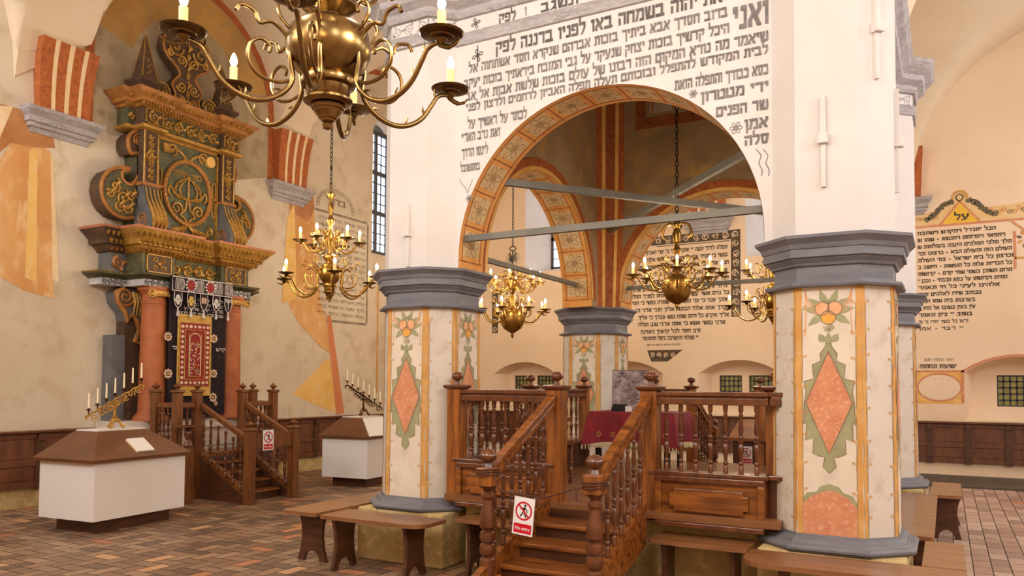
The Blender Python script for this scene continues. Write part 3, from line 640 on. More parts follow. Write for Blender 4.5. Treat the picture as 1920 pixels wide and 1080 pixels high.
for p, (cx, cy), sx, sy in ((pA, (AX, AY), 1, 1), (pB, (BX, AY), -1, 1), (pC, (AX, CY), 1, -1), (pD, (BX, CY), -1, -1)):
    m_ = MB(WH); m_.loft(clampin([octl(cx, cy, .435, .222, 2.806), octl(cx, cy, .432, .22, 4.99)], cx, cy, sx, sy), WH)
    m_.build('white_upper_shaft', p)
    m_ = MB(GRYL)
    pr = [(0, 4.985), (.025, 4.99), (.03, 5.02), (.015, 5.06), (.03, 5.1), (0, 5.105), (0, 5.245), (.03, 5.25), (.05, 5.29), (.05, 5.33), (.12, 5.38), (.13, 5.44), (.2, 5.5), (.24, 5.56), (.24, 5.6), (0, 5.62)]
    m_.loft(clampin(octs(cx, cy, .434, .222, pr), cx, cy, sx, sy), GRYL)
    for k in ([0, 1, 2, 6, 7] if sx < 0 and sy > 0 else [0, 1, 6, 7, 5] if sy > 0 else [2, 3, 1] if sx < 0 else [6, 5]):
        if sy > 0 and sx > 0 and k == 1: pass
        fr, w, h = oface(cx, cy, k, .434, .222, 5.105, .434, .222, 5.245)
        m_.box(-w/2+.01, w/2-.01, .008, h-.008, 0, .004, WH, fr)
        for q in range(3 if w > .3 else 2):
            kk = 3 if w > .3 else 2; cu = -w/2+(q+.5)*w/kk
            m_.stroke(fr, spiral(cu, h/2, .008, .055, q, 1.5 if q % 2 else -1.5, 16), .012, .006, GRYL)
            for z in range(3): leaf(m_, fr, cu+.045*C_(z*2+q), h/2+.04*S_(z*2+q), z*2.+q, .04, .03, .006, GRYL)
    m_.build('upper_cornice', p)
a_ = MB(WH); anchor(a_, oface(AX, AY, 0, .435, .222, 2.806, .432, .22, 4.99)[0], .02, .36, .28, .33); a_.build('tie_anchor', pA)
for k, u, v, hu, hd in ((0, -.02, .72, .32, .36), (1, .0, 1.52, .45, .38), (2, -.1, .72, .4, .38)):
    a_ = MB(WH); anchor(a_, oface(BX, AY, k, .435, .222, 2.806, .432, .22, 4.99)[0], u, v, hu, hd); a_.build('tie_anchor', pB)
# ------------------------------------------------------------------ the arched canopy above the pillars
cn = thing('arched_canopy', 'white lettered canopy wall on round arches standing on the four painted pillars', 'canopy', (-2.655, 8.68, 2.8))
RA, ZS = 1.433, 2.9
def archwall(fr, u0, u1, c, zt, th, mt, name):
    m_ = MB(mt); pts = [(u0, 2.8), (c-RA, 2.8)]+[(c-RA*C_(PI*i/40), ZS+RA*S_(PI*i/40)) for i in range(41)]+[(c+RA, 2.8), (u1, 2.8), (u1, zt), (u0, zt)]
    m_.poly(fr, pts, 0, mt, th); return m_.build(name, cn)
archwall(FT, -4.34, -.97, -2.67, 5.3, .22, WH, 'front_wall')
FTi = Fr((0, 6.55, 0), (1, 0, 0)); archwall(FTi, -4.36, -.95, -2.67, 7.3, .23, PL_T, 'front_wall_lining')
FLi = Fr((-4.33, 0, 0), (0, 1, 0)); archwall(FLi, 6.6, 10.76, 8.68, 7.3, .2, PL_T, 'left_wall')
FLo = Fr((-4.78, 0, 0), (0, -1, 0)); archwall(FLo, -10.76, -6.6, -8.68, 5.6, .24, WH, 'left_wall_face')
FBi = Fr((0, 10.58, 0), (1, 0, 0)); archwall(FBi, -4.36, -.95, -2.645, 7.3, .45, PL_T, 'back_wall')
FRi = Fr((-.98, 0, 0), (0, -1, 0)); archwall(FRi, -10.76, -6.6, -8.68, 7.3, .2, PL_T, 'right_wall')
FRo = Fr((-.53, 0, 0), (0, 1, 0)); archwall(FRo, 6.6, 10.76, 8.68, 5.6, .24, WH, 'right_wall_face')
m_ = MB(PL_T); m_.box(-4.6, -.7, 6.4, 10.9, 7.3, 7.4, PL_T); m_.build('inner_vault', cn)
m_ = MB(GRYL)                                        # cornice between the pillars
PR = [(0, 4.985), (.025, 4.99), (.03, 5.02), (.015, 5.06), (.03, 5.1), (.002, 5.105), (.002, 5.245), (.03, 5.25), (.05, 5.29), (.05, 5.33), (.12, 5.38), (.13, 5.44), (.2, 5.5), (.24, 5.56), (.24, 5.6), (0, 5.61)]
for fr, u0, u1 in ((FT, -4.2, -1.1), (FRo, 6.9, 10.5), (FLo, -10.5, -6.9)):
    vs = []; 
    for o, z in PR: vs += [fr.P(u0, z, o), fr.P(u1, z, o)]
    m_.add(vs, [(2*i, 2*i+1, 2*i+3, 2*i+2) for i in range(len(PR)-1)], GRYL)
    m_.box(u0, u1, 5.106, 5.244, 0, .006, WH, fr)
m_.build('cornice', cn)
for fr, c, d in ((FT, -2.67, 1), (FLi, 8.68, 1), (FBi, -2.645, 1), (FRi, -8.68, 1)):
    ax, dp, oo = fr.U, -fr.N, fr.P(c, ZS, 0)
    af = ArcFr(oo, ax, dp, RA); m_ = MB(ORG); H = PI/2; D = .45
    def strip(v0, v1, a0, a1, n, mt, k=6):
        k = max(2, int(abs(a1-a0)/.06)); vs = []
        for i in range(k+1):
            a = a0+(a1-a0)*i/k; vs += [af.P(a*RA, v0, n), af.P(a*RA, v1, n)]
        m_.add(vs, [(2*i, 2*i+1, 2*i+3, 2*i+2) for i in range(k)], mt)
    strip(0, D, -H, H, .002, ORG); strip(0, .035, -H, H, .004, ORG); strip(D-.05, D, -H, H, .004, ORG)
    strip(.055, .062, -H, H, .005, RED); strip(D-.07, D-.063, -H, H, .005, RED)
    NP = 13
    for i in range(NP+1):
        a = -H+PI*i/NP; strip(.03, D-.03, a-.004, a+.004, .0055, RED)
        if i < NP: strip(.07, D-.085, a+.035, a+PI/NP-.035, .004, SOF)
        if i < NP:
            m = (a+PI/NP/2)*RA; flower(m_, af, m, D/2-.01, .135, .006, LINE, .007, 5 if i % 2 else 6, .5+i); flower(m_, af, m, D/2-.01, .115, .006, YEL, .005, 5 if i % 2 else 6, .5+i)
            flower(m_, af, m, D/2, .05, .006, LINE, .006, 5, i)
            pass
    for sg in (-1, 1):                              # straight jamb below the springing
        jf = Fr(fr.P(c+sg*(RA-.002), 2.8, 0), dp, (0, 0, 1)) if sg < 0 else Fr(fr.P(c+sg*(RA-.002), 2.8, 0), dp, (0, 0, 1))
        P = lambda a, b: jf.O+dp*a+Vector((0, 0, b))
        m_.add([P(0, 0), P(D, 0), P(D, .12), P(0, .12)], [(0, 1, 2, 3)], ORG)
    m_.build('painted_soffit', cn)
    if fr is not FT:                                 # painted archivolt on the inner faces
        m_ = MB(REDB); ring(m_, fr, c, ZS, RA, RA+.05, 0, PI, .006, YEL); ring(m_, fr, c, ZS, RA+.05, RA+.15, 0, PI, .007, REDB)
        for i in range(46):
            a = PI*(i+.5)/46; m_.stroke(fr, [(c+(RA+.07)*C_(a), ZS+(RA+.07)*S_(a)), (c+(RA+.14)*C_(a+.02), ZS+(RA+.14)*S_(a+.02))], .018, .009, RED)
        m_.build('painted_archivolt', cn)
# corner springer with red and yellow stripes above the far pillar
for cx, cy, sx, sy in ((AX, CY, 1, -1), (BX, CY, -1, -1)):
    m_ = MB(PL_T); x0, y0 = cx+sx*.23, cy+sy*.22     # inner faces of the two walls
    prof = [(2.8, .235), (3.1, .25), (3.8, .28), (4.6, .30), (5.6, .31), (7.3, .32)]
    cols = [REDB, YEL, RED, YEL, REDB]; wd = [.2, .12, .34, .12, .2]; tot = sum(wd); x = 0
    for cc, w in zip(cols, wd):
        a0, a1 = x/tot, (x+w)/tot; x += w; vs = []
        for z, d in prof:
            # foot of chamfer runs from (x0, y0+sy*d) to (x0+sx*d, y0)
            for a in (a0, a1): vs.append(Vector((x0+sx*d*a, y0+sy*d*(1-a), z)))
        fs = [(2*i, 2*i+1, 2*i+3, 2*i+2) for i in range(len(prof)-1)]
        m_.add(vs, fs if sx > 0 else [f[::-1] for f in fs], cc)
    m_.build('painted_corner_springer', cn)
m_ = MB(RED)                                          # painted window frame high inside
for a, b, c, d in ((-3.85, -1.5, 5.35, 5.5), (-3.85, -3.7, 5.5, 6.8), (-1.65, -1.5, 5.5, 6.8), (-3.85, -1.5, 6.8, 6.9)): m_.box(a, b, c, d, 0, .006, RED, FBi)
m_.box(-3.64, -1.71, 5.56, 6.8, 0, .006, mat('pale_painted_pane', (206, 190, 180), (180, 164, 150), 3, .9), FBi)
for k in range(7): m_.box(-3.62+k*.31, -3.58+k*.31, 5.56, 6.8, .006, .009, DRAPR, FBi)
m_.build('painted_window_surround', cn)
# inscription on the front
m_ = MB(TXT); fr = FT
def sgl(s, xr, yr, xl, yl, h, mt=TXT):
    a = at(xr, yr, Y=6.33); b = at(xl, yl, Y=6.33); hebrew(m_, fr, s, a.x, (a.z+b.z)/2, h, a.x-b.x, mt)
TXM = mat('grey_letters', (98, 93, 92), (146, 140, 137), 9, .9, lo=.3, hi=.7)
for q_ in (('ונשגב', 1084, 9, 1012, 22), ('לפק', 967, 37, 934, 44), ('ו', 987, 30, 984, 31)):
    a = at(q_[1], q_[2], Y=6.324); b = at(q_[3], q_[4], Y=6.324); hebrew(m_, fr, q_[0], a.x, (a.z+b.z)/2, .085, a.x-b.x, TXT, .009)
flower(m_, fr, -3.92, 5.175, .05, .009, TXT, .009, 4, .3)
flower(m_, fr, -3.9, 4.86, .06, .004, TXT, .009, 4, .3); m_.stroke(fr, [(-3.9, 4.76), (-3.9, 4.96)], .01, .004, TXT)
sgl('את יהוה בשמחה באו לפניו ברננה לפק', 1355, 6, 928, 100, .11)
a = at(1440, 44, Y=6.33); b = at(1376, 40, Y=6.33); hebrew(m_, fr, 'ואני', a.x, a.z, .19, a.x-b.x+.02, TXM)
sgl('ברוב חסדך אבא ביתיך בזכות אברהם שנקרא חסד אשתחוה אל', 1364, 35, 878, 135, .082, TXM)
sgl('היכל קדשיך בזכות יצחק שנעקד על גבי המזבח ביראתיך בזכות יעקב', 1367, 61, 869, 167, .082, TXM)
sgl('שיאמר מה נורא המקום הזה רבונו של עולם בזכות שלשת אבות אל אב', 1440, 77, 872, 190, .082, TXM)
sgl('לבית המקודש להתפלל ובזכותם תעלה תפלה האביון לרחמים ולרצון לפני', 1440, 103, 873, 208, .072, TXM)
sgl('כסא כבודך והתפלה הזאת', 1440, 140, 1264, 169, .082, TXM); sgl('לכתר על ראשיך על', 988, 220, 876, 243, .082, TXM)
sgl('ידי מטטרון', 1440, 173, 1312, 190, .082, TXM); sgl("זאת נדב האר'י", 938, 255, 865, 267, .082, TXM)
sgl('שר הפנים', 1440, 205, 1341, 220, .082, TXM); sgl('לינסו הדרך', 915, 288, 865, 296, .082, TXM)
sgl('אמן', 1440, 237, 1394, 246, .085, TXM); sgl('במסשובל', 900, 317, 863, 324, .07, TXM); sgl('סלה', 1441, 268, 1394, 274, .08, TXM)
for x, y, r in ((1300, 176, .035), (1380, 240, .05), (880, 372, .035)):
    p = at(x, y, Y=6.33); flower(m_, fr, p.x, p.z, r, .004, TXM, .005, 6)
for sx in (1424, 1437):
    m_.stroke(fr, smooth([(lambda q: (q.x, q.z))(at(sx+dx, y, Y=6.33)) for dx, y in ((-6, 280), (3, 292), (-1, 306), (5, 318), (4, 330))], 5), .006, .004, TXM)
m_.stroke(fr, smooth([(lambda q: (q.x, q.z))(at(x, y, Y=6.33)) for x, y in ((862, 335), (866, 345), (873, 352), (877, 362), (880, 352), (884, 344), (886, 336))], 4), .005, .004, TXM)
m_.build('inscription', cn)
# tie beams
def beam(p, q, w, label, grp=None):
    p, q = Vector(p), Vector(q); d = (q-p); L = d.length; t = MB(BEAM)
    f = Fr(p, d, (0, 0, 1)); t.box(0, L, -w/2, w/2, -w*.4, w*.4, BEAM, f); o = t.build('tie_beam'); tag(o, label, 'beam', grp)
beam((-4.12, 6.42, 3.115), (-1.16, 6.42, 3.115), .06, 'grey iron tie beam crossing the near arch between the two front pillars', 'tie beams in the canopy')
beam((-4.56, 7.2, 3.115), (-4.56, 10.2, 3.115), .055, 'grey iron tie beam across the left arch receding towards the far pillar', 'tie beams in the canopy')
beam((-4.12, 10.8, 3.115), (-1.16, 10.8, 3.115), .055, 'grey iron tie beam across the far arch behind the hanging chandelier', 'tie beams in the canopy')
beam((-.75, 7.2, 3.115), (-.75, 10.2, 3.115), .055, 'iron tie beam across the right side arch behind the nearest pillar', 'tie beams in the canopy')
pz = at(1130, 433, Y=10.4).z
beam((-4.22, 10.46, pz), (-1.05, 6.85, pz), .07, 'diagonal grey tie beam from the striped corner up to the right', 'tie beams in the canopy')
q = at(948, 343, Y=6.85)
beam((q.x, 6.8, q.z), (-1.0, 10.5, q.z), .07, 'diagonal dark tie beam starting at the left inside of the near arch', 'tie beams in the canopy')
# ------------------------------------------------------------------ carved ark on the left wall
YC = 8.36
ark = thing('torah_ark', 'tall carved and gilded altar-like ark with terracotta columns against the left wall', 'ark', (XL, YC, 0))
FA = Fr((XL+.014, YC, 0), (0, 1, 0))
def uz(x, y, n): q = at(x, y, X=XL+n); return (q.y-YC, q.z)
m_ = MB(MARB)
ledge(m_, FA, -1.2, 1.2, [(.06, 0, .68), (.06, .12, .68), (0, .14, .68), (0, .98, .68), (.05, 1.0, .68), (.05, 1.04, .68), (.02, 1.05, .68), (.02, 1.13, .68)], MARB)
for z in (.4, .7): m_.box(-1.2, 1.2, z, z+.01, .68, .683, STON, FA)
m_.build('podium', ark)
m_ = MB(ARKS)
for s in (-1, 1): m_.box(min(s*.93, s*1.14), max(s*.93, s*1.14), 1.13, 2.4, 0, .22, ARKS, FA)
m_.box(-.93, .93, 1.13, 3.3, 0, .2, ARKB, FA); m_.build('back_board', ark)
for s in (-1, 1):
    c = FA.P(s*.71, 0, .56); m_ = MB(COLR)
    m_.lathe([(.26, 1.13), (.26, 1.17), (.245, 1.2), (.215, 1.23), (.2, 1.25), (.193, 1.28), (.19, 1.5), (.172, 2.86), (.18, 2.87), (.18, 2.9), (.17, 2.91), (.17, 3.0), (.21, 3.05), (.235, 3.07), (.235, 3.12)], c, 28, COLR)
    col = m_.build('column', ark)
    m_ = MB(GOLD); ff = Fr(c, (0, 1, 0))
    for q in (-1, 1):
        m_.ftube(ff, [(q*.18+x*q, z) for x, z in spiral(0, 3.0, .012, .075, 0, 1.6, 26)], .016, .2, GOLD)
        m_.lathe([(.03, -.02), (.02, .02)], ff.P(q*.18, 3.0, .2), 8, GOLD)
    m_.box(-.17, .17, 2.98, 3.06, .17, .22, GOLD, ff)
    for q in range(6): m_.ball(ff.P(-.1+.04*q, 3.0, .22), .016, GOLD, 6)
    m_.build('ionic_volutes', col)
def vine(mb, fr, u0, u1, v0, v1, n, mt, k=None, r=.012, seed=1):
    w = v1-v0; L = u1-u0; k = k or max(1, round(L/w)); rnd = random.Random(seed)
    for i in range(k):
        cu = u0+(i+.5)*L/k; cv = (v0+v1)/2; sg = 1 if i % 2 else -1; R0 = min(w, L/k)*.42
        mb.ftube(fr, spiral(cu, cv, R0*.12, R0, sg*(1.2+i*.3), sg*1.5, 20), [r*.8+r*.6*j/20 for j in range(21)], n, mt, 5)
        for q in range(4):
            a = q*PI/2+i+rnd.random()*.5; x, y = cu+R0*.75*C_(a), cv+R0*.75*S_(a)
            mb.tube([fr.P(x, y, n), fr.P(x+R0*.3*C_(a+.6), y+R0*.3*S_(a+.6), n+r), fr.P(x+R0*.55*C_(a+1.1), y+R0*.55*S_(a+1.1), n)], [r*1.2, r*2.2, r*.4], 5, mt)
def rowleaf(mb, fr, u0, u1, v0, v1, n, mt, k):
    for i in range(k):
        u = u0+(i+.5)*(u1-u0)/k; w = (u1-u0)/k*.42
        mb.tube([fr.P(u, v1, n), fr.P(u, (v0+v1)/2, n+w*.5), fr.P(u, v0, n)], [w*.6, w, w*.25], 5, mt)
# capital course and green cornice above the columns
def blocks(*L): return L
m_ = MB(ARKW)
for u0, u1, d in ((-1.38, 1.38, .3), (-1.0, -.42, .72), (.42, 1.0, .72)):
    ledge(m_, FA, u0, u1, [(0, 3.12, d), (0, 3.22, d)], ARKW)
    ledge(m_, FA, u0, u1, [(.0, 3.215, d), (.03, 3.225, d), (.05, 3.25, d), (.1, 3.27, d), (.11, 3.3, d)], ARKG)
    vine(m_, FA, u0, u1, 3.125, 3.215, d+.004, ARKS, None, .006, 3)
ledge(m_, FA, -1.49, 1.49, [(.0, 3.295, .4), (.01, 3.31, .4)], GOLD)
m_.build('capital_course', ark)
m_ = MB(ARKG)
FZ = ((-1.24, 1.24, .28), (-.98, .98, .52), (-1.0, -.44, .66), (.44, 1.0, .66))
for i, (u0, u1, d) in enumerate(FZ): ledge(m_, FA, u0, u1, [(0, 3.3, d), (0, 3.62, d)], ARKS if i == 0 else ARKG)
vine(m_, FA, -.42, .42, 3.33, 3.58, .535, GOLD, 4, .018); 
for s in (-1, 1):
    vine(m_, FA, min(s*.99, s*1.22), max(s*.99, s*1.22), 3.34, 3.58, .29, GOLDO, 1, .018)
    u = s*.72; m_.box(u-.2, u+.2, 3.34, 3.59, .66, .668, ARKB, FA)
    for q in range(4):
        a = PI/4+q*PI/2; m_.ftube(FA, spiral(u+.085*C_(a), 3.465+.075*S_(a), .008, .05, a, 1.2, 12), .011, .675, GOLD)
    m_.ball(FA.P(u, 3.465, .68), .035, GOLD, 8)
    for a, b, c, d in ((u-.21, u+.21, 3.33, 3.345), (u-.21, u+.21, 3.585, 3.6), (u-.21, u-.195, 3.33, 3.6), (u+.195, u+.21, 3.33, 3.6)): m_.box(a, b, c, d, .66, .685, GOLD, FA)
m_.build('frieze', ark)
m_ = MB(GOLD)
CP = [(0, 3.6), (.03, 3.61), (.05, 3.64), (.09, 3.68), (.1, 3.70), (.16, 3.705), (.17, 3.78), (.18, 3.79), (.22, 3.83), (.29, 3.89), (.3, 3.91)]
for i, (u0, u1, d) in enumerate(FZ):
    ledge(m_, FA, u0, u1, [(o, z, d) for o, z in CP], GOLD if i else ARKB)
    ledge(m_, FA, u0, u1, [(.305, 3.905, d), (.315, 3.94, d), (.1, 3.945, d)], mat('rose_brown_edge', (188, 124, 88), (168, 104, 70), 5, .6) if i == 0 else bpy.data.materials['rose_brown_edge'])
    k = max(3, int((u1-u0)/.075))
    rowleaf(m_, FA, u0-.24, u1+.24, 3.81, 3.9, d+.235, GOLD, k+5); rowleaf(m_, FA, u0-.15, u1+.15, 3.71, 3.77, d+.17, GOLD, k+3); rowleaf(m_, FA, u0-.06, u1+.06, 3.62, 3.68, d+.06, GOLDO, k+2)
m_.build('main_cornice', ark)
# side brackets under the wings
br = [uz(150+x/2.571, 380+y/2.571, .16) for x, y in ((150, 430), (190, 415), (290, 415), (292, 640), (265, 678), (240, 672), (262, 620), (250, 570), (225, 540), (203, 572), (195, 530), (158, 480))]
bc = uz(150+190/2.571, 380+455/2.571, .16)
def mir(P, s): return P if s < 0 else [(-a, b) for a, b in P]
for s in (-1, 1):
    m_ = MB(ARKS); P = mir(br, s); m_.poly(FA, P, .26, ARKS, .25)
    m_.ftube(FA, [P[i] for i in (4, 5, 6, 7, 8, 9, 10, 11, 0, 1)], .035, .26, GOLDO)
    m_.ftube(FA, [((a if s < 0 else -a), b) for a, b in spiral(bc[0], bc[1], .02, .15, 0, 2, 30)], .022, .28, GOLDO)
    for q in range(4):
        a = s*-1*.1; u = (bc[0]+.12+.05*q)*(1 if s < 0 else -1); m_.tube([FA.P(u, 3.05, .28), FA.P(u+s*-.02, 2.9, .32), FA.P(u*.98, 2.7, .28)], [.03, .022, .01], 5, GOLD)
    m_.build('scroll_bracket', ark)
# upper storey
m_ = MB(ARKG); m_.box(-.86, .86, 3.94, 5.52, 0, .32, ARKG, FA)
m_.box(-.56, .56, 3.98, 5.5, .32, .34, mat('ark_blue_green_panel', (98, 104, 80), (70, 76, 62), 6, .6, c3=(132, 118, 66)), FA)
for a, b, c, d in ((-.58, .58, 3.96, 4.0), (-.58, .58, 5.46, 5.5), (-.58, -.55, 3.96, 5.5), (.55, .58, 3.96, 5.5)): m_.box(a, b, c, d, .34, .38, GOLD, FA)
pts = [(.43*C_(2*PI*i/40), 4.72+.5*S_(2*PI*i/40)) for i in range(41)]
m_.ftube(FA, pts, .036, .37, GOLDO, 8)
for i in range(40): m_.tube([FA.P(.43*C_(2*PI*i/40), 4.72+.5*S_(2*PI*i/40), .40), FA.P(.46*C_(2*PI*(i+.6)/40), 4.72+.53*S_(2*PI*(i+.6)/40), .395)], .012, 4, GOLD)
hebrew(m_, FA, 'כתר תורה', .27, 4.97, .085, .54, GOLD, .35)
# crown
cr = [(-.2, 4.62), (.2, 4.62), (.24, 4.72), (.2, 4.84), (.1, 4.92), (0, 4.95), (-.1, 4.92), (-.2, 4.84), (-.24, 4.72)]
m_.ftube(FA, smooth(cr+[cr[0]], 3), .018, .37, GOLD); m_.ftube(FA, [(-.24, 4.66), (0, 4.6), (.24, 4.66)], .026, .38, GOLD)
for u in (-.12, 0, .12): m_.ftube(FA, smooth([(u*.9, 4.62), (u*1.4, 4.76), (u*.5, 4.93)], 4), .014, .385, GOLD)
for q in range(9): a = PI*q/8; m_.ball(FA.P(.23*C_(a), 4.72+.22*S_(a), .39), .017, GOLD, 6)
m_.ball(FA.P(0, 4.97, .38), .03, GOLD, 8)
for s in (-1, 1):
    m_.ftube(FA, [(s*a, b) for a, b in smooth([(.24, 4.66), (.33, 4.78), (.36, 4.68), (.3, 4.62)], 4)], .016, .37, GOLD)
    m_.ftube(FA, [(s*a, b) for a, b in spiral(.2, 4.45, .02, .11, 1, 1.5, 20)], .018, .37, GOLD); m_.ftube(FA, [(s*a, b) for a, b in smooth([(.02, 4.6), (.05, 4.45), (.14, 4.36), (.05, 4.3), (0, 4.2)], 5)], .018, .37, GOLD)
    m_.ftube(FA, [(s*a, b) for a, b in spiral(.3, 5.36, .02, .1, 2, 1.4, 20)], .018, .36, GOLD); m_.ftube(FA, [(s*a, b) for a, b in smooth([(0, 5.2), (.1, 5.32), (.25, 5.38), (.4, 5.28)], 5)], .022, .36, GOLD)
    for q in range(5): m_.tube([FA.P(s*.05*q, 4.22-.02*q, .36), FA.P(s*(.08+.07*q), 4.13-.01*q, .40), FA.P(s*(.12+.08*q), 4.05, .36)], [.012, .035, .008], 6, GOLD)
    m_.ftube(FA, [(s*a, b) for a, b in spiral(.42, 4.17, .01, .07, 0, 1.3, 16)], .02, .37, GOLD)
    for z in (4.55, 4.88): m_.ftube(FA, [(s*.51+x, z+y) for x, y in [(-.02, -.13), (-.035, 0), (-.02, .13), (.02, .13), (.035, 0), (.02, -.13), (-.02, -.13)]], .014, .36, GOLD)
    m_.tube([FA.P(s*.47, 4.72, .38), FA.P(s*.53, 4.72, .4), FA.P(s*.57, 4.72, .38)], [.03, .02, .004], 6, GOLDO)
m_.poly(FA, [(.42+.085*C_(a*PI/10), 5.33+.09*S_(a*PI/10)) for a in range(20)], .39, YEL, .05)
m_.poly(FA, [(-.48, 5.42), (-.36, 5.42), (-.38, 5.28), (-.46, 5.28)], .39, GOLD, .04)
m_.build('crown_panel', ark)
for s in (-1, 1):
    m_ = MB(ARKB); u0, u1 = sorted((s*.6, s*.86))
    m_.box(u0, u1, 4.7, 5.5, .3, .44, ARKB, FA)
    vine(m_, FA, u0+.03, u1-.03, 4.74, 5.48, .445, GOLD, 1, .012); 
    for q in range(7): vine(m_, FA, u0+.05, u1-.05, 4.75+q*.1, 4.85+q*.1, .45, GOLD, 1, .008, q)
    for e in (u0+.015, u1-.015): m_.tube([FA.P(e, 4.7, .45), FA.P(e, 5.5, .45)], .014, 5, GOLD)
    m_.box(u0-.02, u1+.02, 4.66, 4.71, .3, .48, GOLDO, FA)
    loops = []                                   # swelling console below
    for z, d, w in ((3.96, .62, .03), (4.02, .7, .035), (4.12, .72, .03), (4.25, .66, .01), (4.4, .54, 0), (4.55, .47, 0), (4.66, .45, 0)):
        loops.append([FA.P(u0-w, z, .3), FA.P(u0-w, z, d), FA.P(u1+w, z, d), FA.P(u1+w, z, .3)][::-1])
    m_.loft(loops, ARKS)
    for q in range(4):
        u = u0+.03+q*.067
        m_.tube([FA.P(u, 4.64, .47), FA.P(u+s*.01, 4.45, .54), FA.P(u+s*.02, 4.25, .67), FA.P(u+s*.03, 4.08, .74), FA.P(u+s*.03, 3.99, .7)], [.01, .014, .03, .036, .015], 6, GOLD)
    sf = Fr(FA.P(u0-.032, 0, 0), (1, 0, 0)) if s < 0 else Fr(FA.P(u0-.032, 0, 0), (1, 0, 0))
    m_.ftube(sf, [(a, b) for a, b in spiral(.5, 4.14, .015, .11, 0, 2, 26)], .012, .0, GOLDO)
    m_.build('pilaster', ark)
vo = [uz(160+x/5.144, 240+y/5.144, .3) for x, y in ((590, 20), (520, 25), (450, 45), (410, 100), (412, 190), (440, 250), (485, 238), (515, 280), (522, 400), (480, 510), (420, 545), (360, 505), (343, 445), (362, 412), (410, 408), (410, 386), (300, 383), (220, 415), (165, 490), (148, 580), (170, 690), (215, 770), (290, 840), (380, 872), (460, 865), (590, 830))]
vc1 = uz(160+518/5.144, 240+125/5.144, .3); vc2 = uz(160+350/5.144, 240+660/5.144, .3)
for s in (-1, 1):
    m_ = MB(ARKB); P = mir(vo, s); m_.poly(FA, P, .3, ARKB, .29); m_.poly(FA, [((a-vc2[0]*(1 if s < 0 else -1))*.9+vc2[0]*(1 if s < 0 else -1), (b-vc2[1])*.9+vc2[1]) for a, b in P[9:]], .305, ARKG)
    m_.ftube(FA, smooth(P[1:25], 3), .028, .3, GOLDO)
    mm = -1 if s > 0 else 1
    m_.ftube(FA, [(mm*a, b) for a, b in spiral(vc1[0], vc1[1], .012, .11, 0, 2.6, 36)], .015, .315, GOLDO)
    for q, (du, dv, r) in enumerate(((-.12, .12, .09), (.02, -.02, .1), (.14, .02, .08), (-.05, -.15, .09), (.1, -.16, .09), (-.2, 0, .07))):
        m_.ftube(FA, [(mm*a, b) for a, b in spiral(vc2[0]+du, vc2[1]+dv, .015, r, q*1.3, 1.4 if q % 2 else -1.4, 18)], .018, .315, GOLD)
        m_.tube([FA.P(mm*(vc2[0]+du), vc2[1]+dv, .31), FA.P(mm*(vc2[0]+du+.05), vc2[1]+dv+.07, .35), FA.P(mm*(vc2[0]+du+.04), vc2[1]+dv+.14, .31)], [.012, .03, .008], 6, GOLD)
    m_.build('side_volute', ark)
m_ = MB(GOLD)
UP_ = ((-1.0, 1.0, .26), (-.88, .88, .4), (-.9, -.56, .5), (.56, .9, .5))
for i, (u0, u1, d) in enumerate(UP_):
    ledge(m_, FA, u0, u1, [(0, 5.5, d), (.04, 5.52, d), (.05, 5.56, d), (.02, 5.58, d)], GOLD)
    ledge(m_, FA, u0, u1, [(0, 5.58, d), (0, 5.83, d)], ARKG if i < 2 else ARKB)
vine(m_, FA, -.54, .54, 5.6, 5.82, .41, GOLD, 5, .016, 5)
for s in (-1, 1):
    u = s*.73; vine(m_, FA, u-.12, u+.12, 5.6, 5.82, .51, GOLD, 1, .014)
    for a, b, c, d in ((u-.15, u+.15, 5.59, 5.605), (u-.15, u+.15, 5.81, 5.825), (u-.15, u-.135, 5.59, 5.82), (u+.135, u+.15, 5.59, 5.82)): m_.box(a, b, c, d, .5, .52, GOLD, FA)
    vine(m_, FA, min(s*.9, s*.99), max(s*.9, s*.99), 5.6, 5.82, .27, GOLD, 1, .014)
m_.build('upper_frieze', ark)
m_ = MB(GOLDO)
for i, (u0, u1, d) in enumerate(UP_):
    ledge(m_, FA, u0, u1, [(0, 5.83, d), (.03, 5.84, d), (.04, 5.88, d), (.1, 5.89, d), (.11, 5.94, d), (.15, 5.97, d), (.22, 6.02, d), (.23, 6.05, d), (0, 6.06, d)], GOLDO)
    k = int((u1-u0+.2)/.05)
    for q in range(k): u = u0-.08+(q+.5)*(u1-u0+.16)/k; m_.box(u-.012, u+.012, 5.845, 5.885, d+.03, d+.085, GOLD, FA)
    rowleaf(m_, FA, u0-.1, u1+.1, 5.95, 6.01, d+.15, GOLD, max(5, int((u1-u0)/.06)))
m_.build('upper_cornice', ark)
for s in (-1, 1):
    m_ = MB(ARKB); u = s*.73; f2 = FA
    m_.loft([[f2.P(u+a*w, z, .25+b*w) for a, b in ((-1, 1), (-1, -1), (1, -1), (1, 1))] for w, z in ((.17, 6.05), (.17, 6.12), (.14, 6.14), (.15, 6.2), (.2, 6.26), (.2, 6.3), (.14, 6.31), (.13, 6.34), (.012, 7.02))], ARKB)
    for a, b in ((-1, 1), (1, 1), (1, -1), (-1, -1)): m_.tube([f2.P(u+a*.13, 6.34, .25+b*.13), f2.P(u+a*.012, 7.02, .25+b*.012)], .008, 4, GOLD)
    for q in range(5): m_.tube([f2.P(u-.05+q*.015, 6.4+q*.1, .37-.02*q), f2.P(u+.04-.008*q, 6.46+q*.1, .36-.02*q)], .008, 4, GOLD)
    m_.ball(f2.P(u, 7.03, .25), .018, GOLD, 8); m_.build('obelisk', ark)
